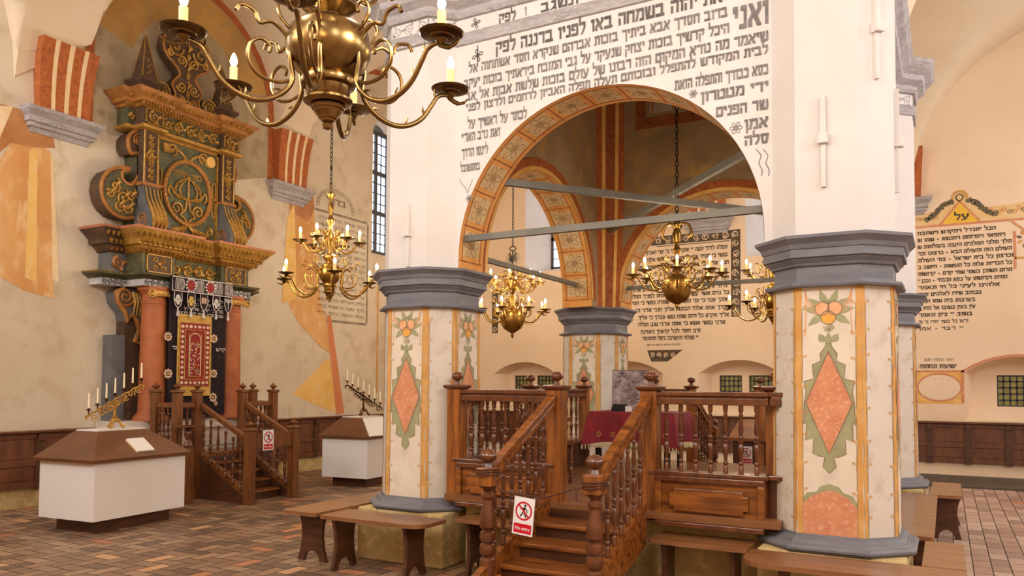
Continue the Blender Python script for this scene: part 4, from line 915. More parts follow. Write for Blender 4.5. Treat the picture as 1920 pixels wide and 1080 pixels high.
half = [(0, 7.5), (.12, 7.46), (.17, 7.33), (.3, 7.3), (.42, 7.16), (.45, 6.98), (.38, 6.84), (.26, 6.76), (.17, 6.68), (.15, 6.6), (.24, 6.5), (.28, 6.4), (.22, 6.28), (.26, 6.15), (.28, 6.05)]
P = half+[(-a, b) for a, b in half[1:]][::-1]
m_ = MB(ARKB); m_.poly(FA, P, .3, ARKB, .18); m_.ftube(FA, smooth(P[1:], 3), .018, .3, GOLDO)
for s in (-1, 1):
    for q, (cu, cv, r) in enumerate(((.24, 7.03, .15), (.12, 6.84, .09), (.1, 7.25, .08), (.12, 6.42, .09), (.12, 6.2, .07), (.33, 6.9, .06))):
        m_.ftube(FA, [(s*a, b) for a, b in spiral(cu, cv, .015, r, q, 1.5 if q % 2 else -1.5, 22)], .016, .315, GOLD)
    m_.poly(FA, [(s*(.46+.16*C_(a*PI/10)), 6.24+.17*S_(a*PI/10)) for a in range(20)], .28, ARKG, .12)
    m_.ftube(FA, [(s*a, b) for a, b in spiral(.46, 6.25, .015, .15, 2, 2.2, 34)], .02, .29, GOLD)
for q in range(8): m_.tube([FA.P(0, 6.12+q*.15, .31), FA.P(.02*(-1)**q, 6.18+q*.15, .345), FA.P(0, 6.25+q*.15, .31)], [.01, .035, .01], 6, GOLD)
m_.build('crest', ark)
# ---- curtain and valance
CF = Fr((XL+.8, YC, 0), (0, 1, 0))
cu = thing('ark_curtain', 'black velvet curtain with a red and gold embroidered panel hanging between the terracotta columns', 'curtain', (XL+.8, YC-.08, 1.2))
m_ = MB(VELB); n = 60; vs = []
for i in range(n+1):
    u = -.62+1.07*i/n; d = .012*S_(i*.9)+.008*S_(i*.37)
    vs += [CF.P(u, 1.2, d), CF.P(u, 3.16, d*.4)]
m_.add(vs, [(2*i, 2*i+2, 2*i+3, 2*i+1) for i in range(n)], VELB, True)
for (x, y, r) in ((314.6, 631, .075), (314.6, 700.5, .08), (400.8, 635, .075), (400, 700.5, .075), (399, 745, .08), (404, 756, .04)):
    q = at(x, y, X=XL+.82); u, v = q.y-YC, q.z
    for j in range(8): a = j*PI/4; m_.poly(CF, [(u+r*.68*C_(a)+r*.26*C_(b*PI/4), v+r*.68*S_(a)+r*.26*S_(b*PI/4)) for b in range(8)], .028, EMBP)
    m_.poly(CF, [(u+r*.3*C_(b*PI/4), v+r*.3*S_(b*PI/4)) for b in range(8)], .03, EMBG)
for i, s in enumerate(('לזכר עולם', 'הפרכת הזאת לכבוד', 'בת רבי יעקב שלום נע', 'שנת תרע לפק יהיו לרצון')): hebrew(m_, CF, s, .36, 2.96-i*.075, .045, .5+.12*i, SILV, .026)
hebrew(m_, CF, 'קדש', .42, 2.2, .05, .2, SILV, .03); hebrew(m_, CF, 'לזכר', -.42, 2.2, .05, .16, SILV, .03)
m_.build('velvet', cu)
m_ = MB(EMBG); a0, a1, b0, b1 = -.49, .13, 1.5, 2.74
m_.box(a0, a1, b0, b1, .03, .04, EMBG, CF); m_.box(a0+.03, a1-.03, b0+.14, b1-.12, .04, .046, EMBR, CF)
def frame_dots(u0, u1, v0, v1, r, mt, nn, k):
    L = 2*(u1-u0+v1-v0)
    for i in range(k):
        d = L*i/k
        if d < u1-u0: p = (u0+d, v0)
        elif d < u1-u0+v1-v0: p = (u1, v0+d-(u1-u0))
        elif d < 2*(u1-u0)+v1-v0: p = (u1-(d-(u1-u0)-(v1-v0)), v1)
        else: p = (u0, v1-(d-2*(u1-u0)-(v1-v0)))
        m_.poly(CF, [(p[0]+r*C_(b*PI/3)*(1+.3*(i % 2)), p[1]+r*S_(b*PI/3)) for b in range(6)], nn, mt)
frame_dots(a0+.08, a1-.08, b0+.2, b1-.18, .026, EMBP, .05, 34)
for (x0, x1, y0, y1) in ((a0+.035, a1-.035, b0+.145, b1-.125), (a0+.125, a1-.125, b0+.25, b1-.23), (a0+.2, a1-.2, b0+.3, b1-.3)):
    m_.stroke(CF, [(x0, y0), (x1, y0), (x1, y1), (x0, y1), (x0, y0)], .012, .05, EMBG)
um = (a0+a1)/2
m_.stroke(CF, [(um-.1, b0+.3)]+arc(um, b1-.38, .1, PI, 0, 12)+[(um+.1, b0+.3)], .012, .053, EMBP)
rr = random.Random(5)
for i in range(60): 
    u, v = um+rr.uniform(-.085, .085), b0+.32+rr.random()*.5; m_.poly(CF, [(u+.014*C_(b*PI/3), v+.012*S_(b*PI/3)) for b in range(6)], .052, EMBP if i % 3 else EMBG)
for i in range(8): m_.stroke(CF, [(a0+.03+i*.07, b1-.11), (a0+.065+i*.07, b1-.02), (a0+.1+i*.07, b1-.11)], .01, .043, STRP); m_.stroke(CF, [(a0+.03+i*.07, b0+.02), (a0+.065+i*.07, b0+.12), (a0+.1+i*.07, b0+.02)], .01, .043, STRP)
m_.build('embroidered_panel', cu)
va = thing('ark_valance', 'short silver embroidered valance with five hanging tabs above the black curtain', 'valance', (XL+.86, YC-.08, 3.0))
m_ = MB(VELB); u0, u1 = -.64, .5; m_.box(u0, u1, 3.07, 3.3, .04, .075, VELB, CF)
m_.stroke(CF, [(u0+.01, 3.08), (u1-.01, 3.08), (u1-.01, 3.29), (u0+.01, 3.29), (u0+.01, 3.08)], .014, .08, SILV)
for i, x in enumerate((-.5, -.14, .22, .42)):
    for q in range(7): m_.stroke(CF, smooth([(x-.07+q*.022, 3.1), (x-.075+q*.026, 3.19), (x-.06+q*.02, 3.27)], 3), .01, .08, SILV)
for x in (-.3, .06):
    m_.poly(CF, [(x+.07*C_(a*PI/8), 3.185+.08*S_(a*PI/8)) for a in range(16)], .08, EMBR)
    for q in range(12): a = q*PI/6; m_.poly(CF, [(x+.085*C_(a)+.018*C_(b*PI/3), 3.185+.095*S_(a)+.018*S_(b*PI/3)) for b in range(6)], .083, SILV)
m_.build('band', va)
for i in range(5):
    m_ = MB(SILV); x = -.53+i*.235; k = .065
    m_.poly(CF, [(x-k, 3.07), (x-k*1.1, 2.95), (x-k*.7, 2.86), (x, 2.82), (x+k*.7, 2.86), (x+k*1.1, 2.95), (x+k, 3.07)], .078, VELB, .02)
    if i == 4:
        for q in (.02, .04, .058): m_.stroke(CF, arc(x, 3.04, q, PI, 2*PI, 10), .009, .084, SILV)
        m_.box(x-.005, x+.005, 2.87, 3.05, .08, .086, SILV, CF)
    elif i == 2:
        for q in (-1, 1): m_.poly(CF, [(x+q*.004, 2.93), (x+q*.045, 2.93), (x+q*.045, 3.0), (x+q*.025, 3.03), (x+q*.004, 3.0)][::q], .084, EMBP)
        for q in range(4): m_.box(x-.035, x+.035, 2.945+q*.017, 2.95+q*.017, .085, .087, EMBR, CF)
    else:
        for a, b, r in ((0, 2.98, .04), (-.035, 2.94, .025), (.035, 2.94, .025), (0, 2.9, .03)): m_.poly(CF, [(x+a+r*C_(c*PI/5), b+r*S_(c*PI/5)*1.1) for c in range(10)], .084, (SILV, EMBG, EMBP)[i % 3])
    m_.stroke(CF, [(x-k, 3.06), (x-k*1.1, 2.95), (x-k*.7, 2.86), (x, 2.82), (x+k*.7, 2.86), (x+k*1.1, 2.95), (x+k, 3.06)], .012, .083, SILV)
    m_.lathe([(.004, 2.83), (.012, 2.8), (.01, 2.785), (.024, 2.7)], CF.P(x, 0, .08), 8, SILV)
    m_.build('tab', va)
# ------------------------------------------------------------------ turned and joined woodwork
BAL = [(.019, 0), (.019, .1), (.012, .12), (.021, .145), (.021, .165), (.012, .185), (.016, .25), (.025, .35), (.019, .42), (.012, .44), (.021, .46), (.021, .475), (.012, .49), (.021, .52), (.021, .54), (.013, .56), (.02, .62), (.017, .74), (.01, .83), (.019, .86), (.012, .885), (.019, .92), (.019, 1)]
BALL_ = [(.035, 0), (.03, .02), (.022, .045), (.028, .055), (.05, .075), (.058, .1), (.0585, .108), (.055, .109), (.055, .113), (.0585, .114), (.056, .125), (.045, .15), (.025, .165), (.001, .17)]
URN = [(.03, 0), (.02, .02), (.03, .03), (.055, .055), (.06, .075), (.045, .1), (.015, .12), (.012, .13), (.016, .14), (.001, .16)]
def prof_(P, r=1, h=1, z0=0): return [(a*r, z0+b*h) for a, b in P]
class Bal:
    """balusters of one thing: first is built, the rest are linked copies"""
    def __init__(s, parent, r=1., mt=WOODT): s.p = parent; s.o = {}; s.r = r; s.mt = mt
    def put(s, x, y, z, h):
        key = round(h, 2); loc = Vector((x, y, z)); o_ = s.p.location
        if key not in s.o:
            m_ = MB(s.mt); m_.lathe(prof_(BAL, s.r, h), (0, 0, 0), 10, s.mt)
            me = bpy.data.meshes.new('baluster'); me.from_pydata([tuple(v) for v in m_.v], [], m_.f); me.materials.append(s.mt)
            me.polygons.foreach_set('use_smooth', m_.sm); me.set_sharp_from_angle(angle=.7)
            s.o[key] = me
        o = bpy.data.objects.new('baluster', s.o[key]); COL.objects.link(o); o.parent = s.p; o.location = loc-o_
def fin(par, x, y, z, prof, r=1.2, mt=WOODT):
    m_ = MB(mt); m_.lathe(prof_(prof, r, r*.72), (x, y, z), 16, mt); m_.build('ball_finial', par)
def post(par, x, y, z0, z1, w=.07, mt=WOOD, f=BALL_, r=1.05, cap=.03):
    m_ = MB(mt); m_.box(x-w, x+w, y-w, y+w, z0, z1-.03, mt)
    m_.loft([[Vector((x+a*q, y+b*q, z)) for a, b in ((-1, -1), (1, -1), (1, 1), (-1, 1))] for q, z in ((w, z1-.05), (w+.02, z1-.035), (w+cap, z1-.02), (w+cap, z1-.008), (w*.7, z1))], WOODT if f is BALL_ else mt)
    o = m_.build('post', par, .004); fin(o, x, y, z1, f, r, WOODT if f is BALL_ else mt)
bm = thing('reading_platform', 'dark oak reading platform with turned balusters and steps set between the four painted pillars', 'platform', (-2.6, 8.4, 0))
m_ = MB(OCH); m_.box(-4.0, -1.2, 6.34, 10.5, 0, .6, OCH); m_.build('masonry_core', bm)
m_ = MB(SEAT); m_.box(-4.12, -1.1, 6.15, 10.5, .62, .68, SEAT); m_.build('deck', bm)
def front(x0, x1, y, d, sx=1):
    """panelled parapet front between x0 and x1 at plane y facing direction d (-1: toward the camera side)"""
    m_ = MB(WOODH); a, b = (y, y+.06) if d < 0 else (y-.06, y)
    m_.box(x0, x1, a, b, .6, .99, WOODH)
    q0, q1 = (y-.035, y) if d < 0 else (y, y+.035)
    m_.box(x0, x1, q0, q1, .93, .975, WOODT); m_.box(x0, x1, q0, q1, .6, .66, WOODH); m_.box(x0, x0+.05, q0, q1, .66, .93, WOODH); m_.box(x1-.05, x1, q0, q1, .66, .93, WOODH)
    m_.box(x0, x1, q0-(.02 if d < 0 else -.0), q1, .575, .615, WOODT); m_.build('parapet_panel', bm, .006)
    m_ = MB(WOODH); c = .035; X0, X1, z0, z1 = x0+.12, x1-.12, .7, .88
    fr = Fr((0, q0+.012 if d < 0 else q1-.012, 0), (1, 0, 0)) if d < 0 else Fr((0, q1-.012, 0), (-1, 0, 0))
    s = 1 if d < 0 else -1; L = [(X0+c, z0), (X1-c, z0), (X1-c, z0+c), (X1, z0+c), (X1, z1-c), (X1-c, z1-c), (X1-c, z1), (X0+c, z1), (X0+c, z1-c), (X0, z1-c), (X0, z0+c), (X0+c, z0+c)]
    m_.poly(fr, [(s*u, v) for u, v in L], .012, WOODH, .025); m_.build('raised_field', bm, .006)
def sill_rail(p, q, w=.06):
    p, q = Vector((*p, 0)), Vector((*q, 0)); f = Fr(p, q-p); L = (q-p).length
    m_ = MB(WOODT); m_.box(0, L, .975, 1.01, -w-.02, w+.02, WOODT, f); m_.build('sill', bm, .006)
    m_ = MB(WOODH); m_.box(0, L, 1.545, 1.6, -w*.75, w*.75, WOODT, f); m_.box(0, L, 1.6, 1.615, -w*.6, w*.6, WOODH, f); m_.box(0, L, 1.615, 1.65, -w, w, WOODT, f); m_.build('handrail', bm, .005)
B_ = Bal(bm)
def run(p, q, n, e=.1):
    p, q = Vector(p), Vector(q); d = (q-p); L = d.length; d.normalize()
    for i in range(n): c = p+d*(e+(L-2*e)*(i+.5)/n); B_.put(c.x, c.y, 1.01, .535)
YU = 6.25
for x, y in ((-4.05, YU), (-3.007, YU), (-2.145, YU), (-1.17, 6.41)): post(bm, x, y, .6, 1.70, r=.95)
front(-4.0, -3.07, 6.19, -1); front(-2.08, -1.22, 6.19, -1)
sill_rail((-4.05, YU), (-3.0, YU)); sill_rail((-2.14, YU), (-1.2, YU+.02)); run((-4.0, YU), (-3.05, YU), 7, .04); run((-2.1, YU), (-1.2, YU), 7, .03)
for x, y in ((-4.05, 9.22), (-4.05, 7.75), (-3.0, 10.4), (-2.1, 10.4), (-1.15, 10.4), (-3.5, 10.4)): post(bm, x, y, .6, 1.70, .055, r=.9)
sill_rail((-4.05, YU), (-4.05, 9.22)); run((-4.05, 6.35), (-4.05, 7.7), 8); run((-4.05, 7.8), (-4.05, 9.15), 8)
sill_rail((-3.5, 10.4), (-3.0, 10.4)); run((-3.45, 10.4), (-3.05, 10.4), 2, .02); sill_rail((-2.1, 10.4), (-1.15, 10.4)); run((-2.05, 10.4), (-1.2, 10.4), 6)
sill_rail((-1.15, YU), (-1.15, 10.4)); run((-1.15, 6.35), (-1.15, 10.3), 14)
for q_ in ((-4.1, -4.0, 6.3, 9.2), (-1.2, -1.1, 6.3, 10.4), (-2.1, -1.15, 10.36, 10.44)): m_ = MB(WOODD); m_.box(*q_, .6, .98, WOODD); m_.build('side_parapet', bm)
def stairs(par, y0, sg, x0, x1, newel_y, big):
    for k in range(1, 6):
        z = .68-.1133*k; y = y0+sg*.29*k
        m_ = MB(WOODH); a, b = sorted((y, y-sg*.33)); m_.box(x0, x1, a, b, z-.035, z, WOODH); m_.build('tread', par, .008)
        m_ = MB(WOODD); a, b = sorted((y-sg*.03, y-sg*.05)); m_.box(x0, x1, a, b, z-.1133, z-.03, WOODD); m_.build('riser', par)
    m_ = MB(WOODD); a, b = sorted((y0-sg*.03, y0-sg*.05)); m_.box(x0, x1, a, b, .55, .64, WOODD); m_.build('riser', par)
    for x in (x0, x1):
        sl = .1133/.29; Z = lambda y: .68-sl*abs(y-y0)
        ye = y0+sg*1.5
        m_ = MB(WOODH); P = [(y0, Z(y0)-.25), (ye, max(0, Z(ye)-.25)), (ye, Z(ye)+.09), (y0, Z(y0)+.09)]
        f = Fr((x+(.03), 0, 0), (0, 1, 0)); m_.poly(f, P, .0, WOODH, .06); m_.build('stringer', par, .006)
        yn = newel_y
        m_ = MB(WOODH); h0, h1 = 1.53, 1.04
        for dz, hh, w in ((0, .045, .03), (.045, .02, .022), (.065, .045, .036)):
            a, b = (y0+sg*(-.1)), yn-sg*.04
            m_.loft([[Vector((x+s*w, yy, zz+dz+e*hh)) for s, e in ((-1, 0), (1, 0), (1, 1), (-1, 1))] for yy, zz in ((a, h0-.02), (b, h1-.06))], WOODH)
        m_.build('sloping_handrail', par, .004)
        n = 7
        for i in range(n):
            yy = y0+(yn-y0)*(i+.6)/(n+.3); t = (yy-y0+sg*.1)/((yn-sg*.04)-(y0-sg*.1)); zt = 1.51+(.98-1.51)*t; zb = Z(yy)+.09
            B_.put(x, yy, zb, zt-zb)
        if big:
            m_ = MB(WOODT)
            N_ = [(.06, 0), (.06, .1), (.045, .12), (.05, .16), (.035, .18), (.03, .2), (.045, .27), (.062, .36), (.058, .4), (.035, .42), (.055, .44), (.062, .47), (.06, .49), (.055, .51), (.035, .525), (.055, .54), (.062, .57), (.055, .6), (.035, .615), (.06, .64), (.062, .67), (.055, .74), (.038, .8), (.034, .84), (.05, .86), (.05, .88), (.03, .9), (.04, .92), (.065, .935)]
            m_.lathe(N_, (x, yn, 0), 20, WOODT); nw = m_.build('turned_newel', par)
            m_ = MB(WOOD); m_.box(x-.066, x+.066, yn-.066, yn+.066, .94, 1.08, WOOD); m_.build('newel_block', nw, .01); m_ = MB(WOOD); m_.box(x-.08, x+.08, yn-.08, yn+.08, 0, .28, WOOD); m_.build('newel_foot', nw, .008)
            fin(nw, x, yn, 1.075, BALL_, 1.15)
stairs(bm, 6.07, -1, -3.007, -2.145, 5.07, True); stairs(bm, 10.55, 1, -3.0, -2.1, 11.55, True)
# ---- rope and signs
def sign(name, label, c, U, w, h, tilt=0, grp='no entry signs'):
    U = Vector(U).normalized(); V = Vector((0, 0, 1)); V = (V*C_(tilt)+U*S_(tilt)); U = (U*C_(tilt)-Vector((0, 0, 1))*S_(tilt))
    f = Fr(c, U, V); o = thing(name, label, 'sign', c)
    m_ = MB(SGNW); m_.box(-w/2, w/2, -h, 0, 0, .004, SGNW, f)
    cc = (0, -h*.36); r = w*.41
    ring(m_, f, cc[0], cc[1], r*.82, r, 0, 2*PI, .0055, SGNR)
    m_.box(-w*.43, w*.43, -h*.95, -h*.7, .004, .0055, SGNR, f)
    q = w/.2                                          # walking figure
    m_.poly(f, [(.012*q+.011*q*C_(a*PI/6), cc[1]+.05*q+.011*q*S_(a*PI/6)) for a in range(12)], .006, SGNK)
    for P, ww in (([(.008, .034), (0, -.002)], .02), ([(0, 0), (-.012, -.022), (-.03, -.05)], .011), ([(.002, -.002), (.014, -.028), (.026, -.054)], .011), ([(.004, .03), (-.016, .018), (-.034, .02)], .008), ([(.012, .03), (.03, .01), (.034, -.012)], .008)):
        m_.stroke(f, [(a*q, cc[1]+b*q) for a, b in P], ww*q, .006, SGNK)
    m_.stroke(f, [(cc[0]-r*.66, cc[1]+r*.66), (cc[0]+r*.66, cc[1]-r*.66)], w*.07, .0065, SGNR)
    cv = bpy.data.curves.new('t', 'FONT'); cv.body = 'No entry'; cv.size = 1; cv.align_x = 'CENTER'; cv.offset = .012
    ob = bpy.data.objects.new('t', cv); COL.objects.link(ob); bpy.context.view_layer.update(); me = ob.evaluated_get(bpy.context.evaluated_depsgraph_get()).to_mesh()
    s = w*.78/4.0; m_.add([f.P(v.co.x*s, -h*.865+v.co.y*s*1.05, .0062) for v in me.vertices], [tuple(p.vertices) for p in me.polygons], SGNW)
    bpy.data.objects.remove(ob); m_.build('notice', o); return o
c1 = at(992, 931, Y=5.06); sign('no_entry_sign', 'white and red no entry notice hanging from the rope across the platform steps', (c1.x, 5.0, c1.z), (1, 0, 0), .165, .27, .09)
rp = MB(mat('brown_rope', (92, 50, 34), (66, 36, 26), 40, .8))
ra, rb = Vector((-2.93, 5.03, 1.03)), Vector((-2.2, 5.0, 1.0)); c2 = Vector((c1.x, 5.02, c1.z+.015))
mid = [ra, Vector((-2.86, 5.0, .93)), Vector((c2.x-.08, 5.02, c2.z)), Vector((c2.x+.08, 5.02, c2.z-.005)), Vector((-2.5, 5.0, .9)), rb]
rp.tube(smooth(mid, 8), .006, 6)
for x, y, z in ((-3.007, 5.07, 1.07), (-2.145, 5.07, 1.03)):
    for q in range(3): rp.tube([Vector((x+.078*C_(a*PI/8)*1.15, y+.078*S_(a*PI/8)*1.15, z-.02*q+.004*S_(a))) for a in range(17)], .006, 5)
rp.tube(smooth([rb, Vector((-2.24, 4.97, .97)), Vector((-2.23, 4.96, .9))], 5), .007, 6)
tag(rp.build('barrier_rope'), 'brown twisted rope tied between the two turned newels of the steps', 'rope')
# ---- benches
def bench(label, outline, legs, z=.5, grp='wooden benches round the platform', low=0):
    xs = [p[0] for p in outline]; ys = [p[1] for p in outline]
    t = thing('bench', label, 'bench', ((min(xs)+max(xs))/2, (min(ys)+max(ys))/2, 0), 0, grp)
    m_ = MB(SEAT); m_.poly(WORLD, outline, z, SEAT, .035); m_.build('seat', t, .008)
    for x, y, a, w in legs:
        f = Fr((x, y, 0), (C_(a), S_(a), 0)); h = z-.035; k = w/2
        P = [(-k*.95, h), (-k*.75, h*.75), (-k*.7, h*.5), (-k*.8, h*.25), (-k, 0), (-k*.55, 0)]+[(-k*.55*C_(PI*i/8), .1*S_(PI*i/8)) for i in range(1, 8)]+[(k*.55, 0), (k, 0), (k*.8, h*.25), (k*.7, h*.5), (k*.75, h*.75), (k*.95, h)]
        m_ = MB(WOODD); m_.poly(f, P, .018, WOODD, .036); m_.build('leg', t, .004)
    return t
def rr_(x0, x1, y0, y1, r, cs='ABCD'):
    """rounded rectangle, corners A(x0,y0) B(x1,y0) C(x1,y1) D(x0,y1)"""
    P = []
    for n, (cx, cy, a) in zip('ABCD', ((x0, y0, PI), (x1, y0, 1.5*PI), (x1, y1, 0), (x0, y1, .5*PI))):
        q = r if n in cs else .01; ox = cx+(q if cx == x0 else -q); oy = cy+(q if cy == y0 else -q)
        P += [(ox+q*C_(a+PI/2*i/5), oy+q*S_(a+PI/2*i/5)) for i in range(6)]
    return P
bench('bench with rounded corner in front of the near left pillar', rr_(-5.02, -3.9, 5.46, 5.86, .16, 'B'), [(-4.9, 5.66, PI/2, .34), (-4.12, 5.68, PI/2, .34)])
bench('long bench along the left side of the near left pillar', rr_(-5.56, -5.115, 5.5, 8.6, .08, 'A'), [(-5.34, 5.72, 0, .36), (-5.34, 8.3, 0, .36)])
bench('short bench between the near left pillar and the platform steps', rr_(-3.87, -3.1, 5.93, 6.3, .03, 'B'), [(-3.75, 6.1, PI/2, .3), (-3.2, 6.1, PI/2, .3)])
bench('bench below the panelled platform front, right of the steps', rr_(-2.06, -1.3, 5.93, 6.3, .03, 'A'), [(-1.95, 6.1, PI/2, .3), (-1.42, 6.1, PI/2, .3)])
bench('bench wrapped round the front of the nearest right pillar', rr_(-1.27, .1, 5.5, 5.96, .2, 'AB'), [(-1.0, 5.73, PI/2, .34), (-.1, 5.73, PI/2, .34)])
bench('short bench beside the right corner of the nearest pillar', rr_(-.16, .1, 5.98, 6.95, .04, 'C'), [(-.03, 6.15, 0, .22), (-.03, 6.8, 0, .22)])
bench('long bench receding along the right side of the platform behind the nearest pillar', rr_(-.52, -.1, 7.15, 9.95, .03), [(-.31, 7.3, 0, .36), (-.31, 9.7, 0, .36)])
bench('small bench with sawn leg board beside the far right pillar', rr_(-.17, .14, 9.97, 11.3, .08, 'BC'), [(-.02, 10.12, 0, .3), (-.02, 11.15, 0, .3)])
# ---- reading table with its cover
tb = thing('reading_table', 'reading table on the platform under the crimson cover', 'table', (-3.35, 9.35, .68))
m_ = MB(WOODD); m_.box(-3.86, -2.84, 9.04, 9.7, 1.32, 1.36, WOODD); m_.build('table_top', tb)
for x in (-3.8, -2.92):
    for y in (9.1, 9.62):
        m_ = MB(SGNK); m_.box(x-.03, x+.03, y-.03, y+.03, .68, 1.32, SGNK); m_.build('leg', tb)
cl_ = thing('velvet_tablecover', 'crimson velvet cover with cream fringe and small gold stars on the reading table', 'tablecloth', (-3.35, 9.35, 1.36))
m_ = MB(VELR); x0, x1, y0, y1, zt = -3.88, -2.82, 9.02, 9.72, 1.375
per = []; n = 26
for a, b in (((x0, y0), (x1, y0)), ((x1, y0), (x1, y1)), ((x1, y1), (x0, y1)), ((x0, y1), (x0, y0))):
    for i in range(n): per.append((a[0]+(b[0]-a[0])*i/n, a[1]+(b[1]-a[1])*i/n))
N = len(per); vs = []
hem = []
for i, (x, y) in enumerate(per):
    e = min(i % n, n-i % n)/n; k = .03+.06*math.exp(-e*9)+.012*S_(i*1.1); dx = -1 if x < x0+.01 else 1 if x > x1-.01 else 0; dy = -1 if y < y0+.01 else 1 if y > y1-.01 else 0
    vs += [Vector((x, y, zt)), Vector((x+dx*.012, y+dy*.012, zt-.015)), Vector((x+dx*k*.6, y+dy*k*.6, zt-.2)), Vector((x+dx*k, y+dy*k, 1.0-.05*math.exp(-e*8)))]
    hem.append(vs[-1])
m_.add(vs, [(4*i+r, 4*((i+1) % N)+r, 4*((i+1) % N)+r+1, 4*i+r+1)[::-1] for i in range(N) for r in range(3)], VELR, True)
m_.box(x0, x1, y0, y1, zt-.004, zt, VELR); m_.build('velvet', cl_)
m_ = MB(FRNG)
for i in range(N):
    a, b = hem[i], hem[(i+1) % N]
    for q in range(3):
        p = a.lerp(b, (q+.5)/3); m_.tube([p+Vector((0, 0, .012)), p-Vector((0, 0, .045+.006*((i+q) % 3)))], [.009, .005], 4, FRNG)
m_.build('fringe', cl_)
m_ = MB(EMBG); fc = Fr((0, y0-.045, 0), (1, 0, 0))
for x in (-3.74, -3.56, -3.2, -3.02, -2.9):
    for s in (1, -1): m_.stroke(fc, [(x+.035*C_(PI/2*s+q*2*PI/3), 1.1+.035*S_(PI/2*s+q*2*PI/3)) for q in range(4)], .007, .004, EMBG)
m_.build('gold_stars', cl_)
f = Fr(at(1181, 766, Y=9.4), (1, .05, 0), (-.06, .22, 1)); pq = thing('embossed_panel', 'dark embossed metal panel leaning upright on the reading table', 'panel', f.O)
m_ = MB(WOODD); m_.box(-.24, .24, -.02, .5, -.02, 0, WOODD, f); m_.build('backing', pq)
m_ = MB(PEWT); m_.box(-.23, .23, -.01, .49, 0, .006, PEWT, f); 
for q in range(26):
    rr = random.Random(q); m_.ftube(f, spiral(rr.uniform(-.18, .18), rr.uniform(.03, .45), .008, .045, q, 1.3, 14), .006, .008, PEWT, 5)
for q in range(8): a = q*PI/4; m_.tube([f.P(.05, .13, .01), f.P(.05+.07*C_(a), .13+.07*S_(a), .02)], [.008, .014], 5, PEWT)
m_.build('embossing', pq)
p = at(1162, 772, Y=9.15); m_ = MB(SGNK); m_.box(p.x-.09, p.x+.06, 9.1, 9.3, 1.376, 1.43, SGNK, None); m_.box(p.x-.085, p.x+.055, 9.105, 9.29, 1.385, 1.42, CNDL)
tag(m_.build('prayer_book'), 'thick black bound book lying on the crimson cover', 'book')
m_ = MB(SGNK); m_.box(p.x-.08, p.x+.05, 9.12, 9.28, 1.431, 1.462, SGNK); tag(m_.build('prayer_book'), 'thinner dark book on top of the thick black book', 'book')
m_ = MB(PURP); m_.box(p.x+.09, p.x+.17, 9.1, 9.13, 1.376, 1.44, PURP); tag(m_.build('white_card'), 'small white card standing beside the books on the table', 'card')
# ---- carved armchair on the platform, behind the left balusters
ch = thing('carved_armchair', 'dark carved openwork armchair behind the balusters left of the steps', 'chair', (-3.62, 7.25, .68))
m_ = MB(WOODT); m_.box(-3.85, -3.4, 7.0, 7.5, 1.08, 1.14, WOODT); m_.build('seat', ch, .01)
for x, y in ((-3.82, 7.03), (-3.82, 7.47), (-3.43, 7.03), (-3.43, 7.47)):
    m_ = MB(WOODT); m_.lathe(prof_(BAL, 1.2, .4), (x, y, .68), 10, WOODT); m_.build('leg', ch)
m_ = MB(WOODT)
for y in (7.03, 7.47): m_.box(-3.86, -3.82, y-.02, y+.02, 1.14, 1.62, WOODT)
fk = Fr((-3.83, 7.25, 1.3), (0, 1, 0)); m_.box(-.2, .2, .2, .26, -.01, .02, WOODT, fk); m_.box(-.2, .2, -.12, -.06, -.01, .02, WOODT, fk)
for q in range(8): m_.ftube(fk, spiral(-.16+.045*q, .07+.03*(-1)**q, .01, .06, q, 1.3, 14), .012, .01, WOODT, 5)
for y in (7.03, 7.47): m_.box(-3.84, -3.42, y-.02, y+.02, 1.32, 1.36, WOODT)
m_.build('carved_back', ch)
# ---- sloping desk behind the platform
dk = thing('sloping_desk', 'low brown desk with a slanted top seen through the right balusters beyond the platform', 'desk', (-2.0, 12.6, 0))
m_ = MB(WOODD); m_.box(-2.9, -1.1, 12.3, 12.9, 0, .85, WOODD); m_.build('body', dk)
m_ = MB(WOODH); m_.loft([[Vector((x, 12.22, .86)), Vector((x, 12.98, 1.12)), Vector((x, 12.98, 1.16)), Vector((x, 12.22, .9))] for x in (-2.95, -1.05)], WOODH); m_.build('slanted_top', dk)
for i in range(9):
    pass
c3 = at(1402, 836, Y=11.5); sign('no_entry_sign', 'small no entry notice seen between the right balusters at the far steps', (c3.x, 11.4, c3.z), (1, 0, 0), .17, .25)
# ---- wainscot benches along the walls
def wains(label, fr, u0, u1, k):
    P = fr.P((u0+u1)/2, 0, 0); t = thing('panelled_wainscot', label, 'wainscot', P)
    m_ = MB(PANEL); m_.box(u0, u1, .27, 1.02, .01, .05, PANEL, fr)
    for v in (.27, .56, .93): m_.box(u0, u1, v, v+.07, .05, .068, PANEL, fr)
    for i in range(k+1):
        u = u0+(u1-u0)*i/k; a, b = max(u0, u-.06), min(u1, u+.06); m_.box(a, b, .25, 1.0, .05, .075, WOODD, fr)
        m_.box(a+.015, b-.015, .9, 1.0, .075, .11, WOODD, fr)
    m_.build('framing', t, .004)
    for i in range(k):
        a, b = u0+(u1-u0)*i/k+.11, u0+(u1-u0)*(i+1)/k-.11
        for v0, v1 in ((.37, .53), (.66, .9)):
            m_ = MB(PANEL); m_.box(a, b, v0, v1, .05, .06, PANEL, fr); m_.build('raised_panel', t, .008)
    m_ = MB(WOODT); m_.box(u0-.02, u1+.02, 1.005, 1.045, .01, .13, WOODT, fr); m_.build('cap_rail', t, .008)
FLw = Fr((XL+.03, 0, 0), (0, 1, 0)); FBw = Fr((0, YB-.03, 0), (1, 0, 0))
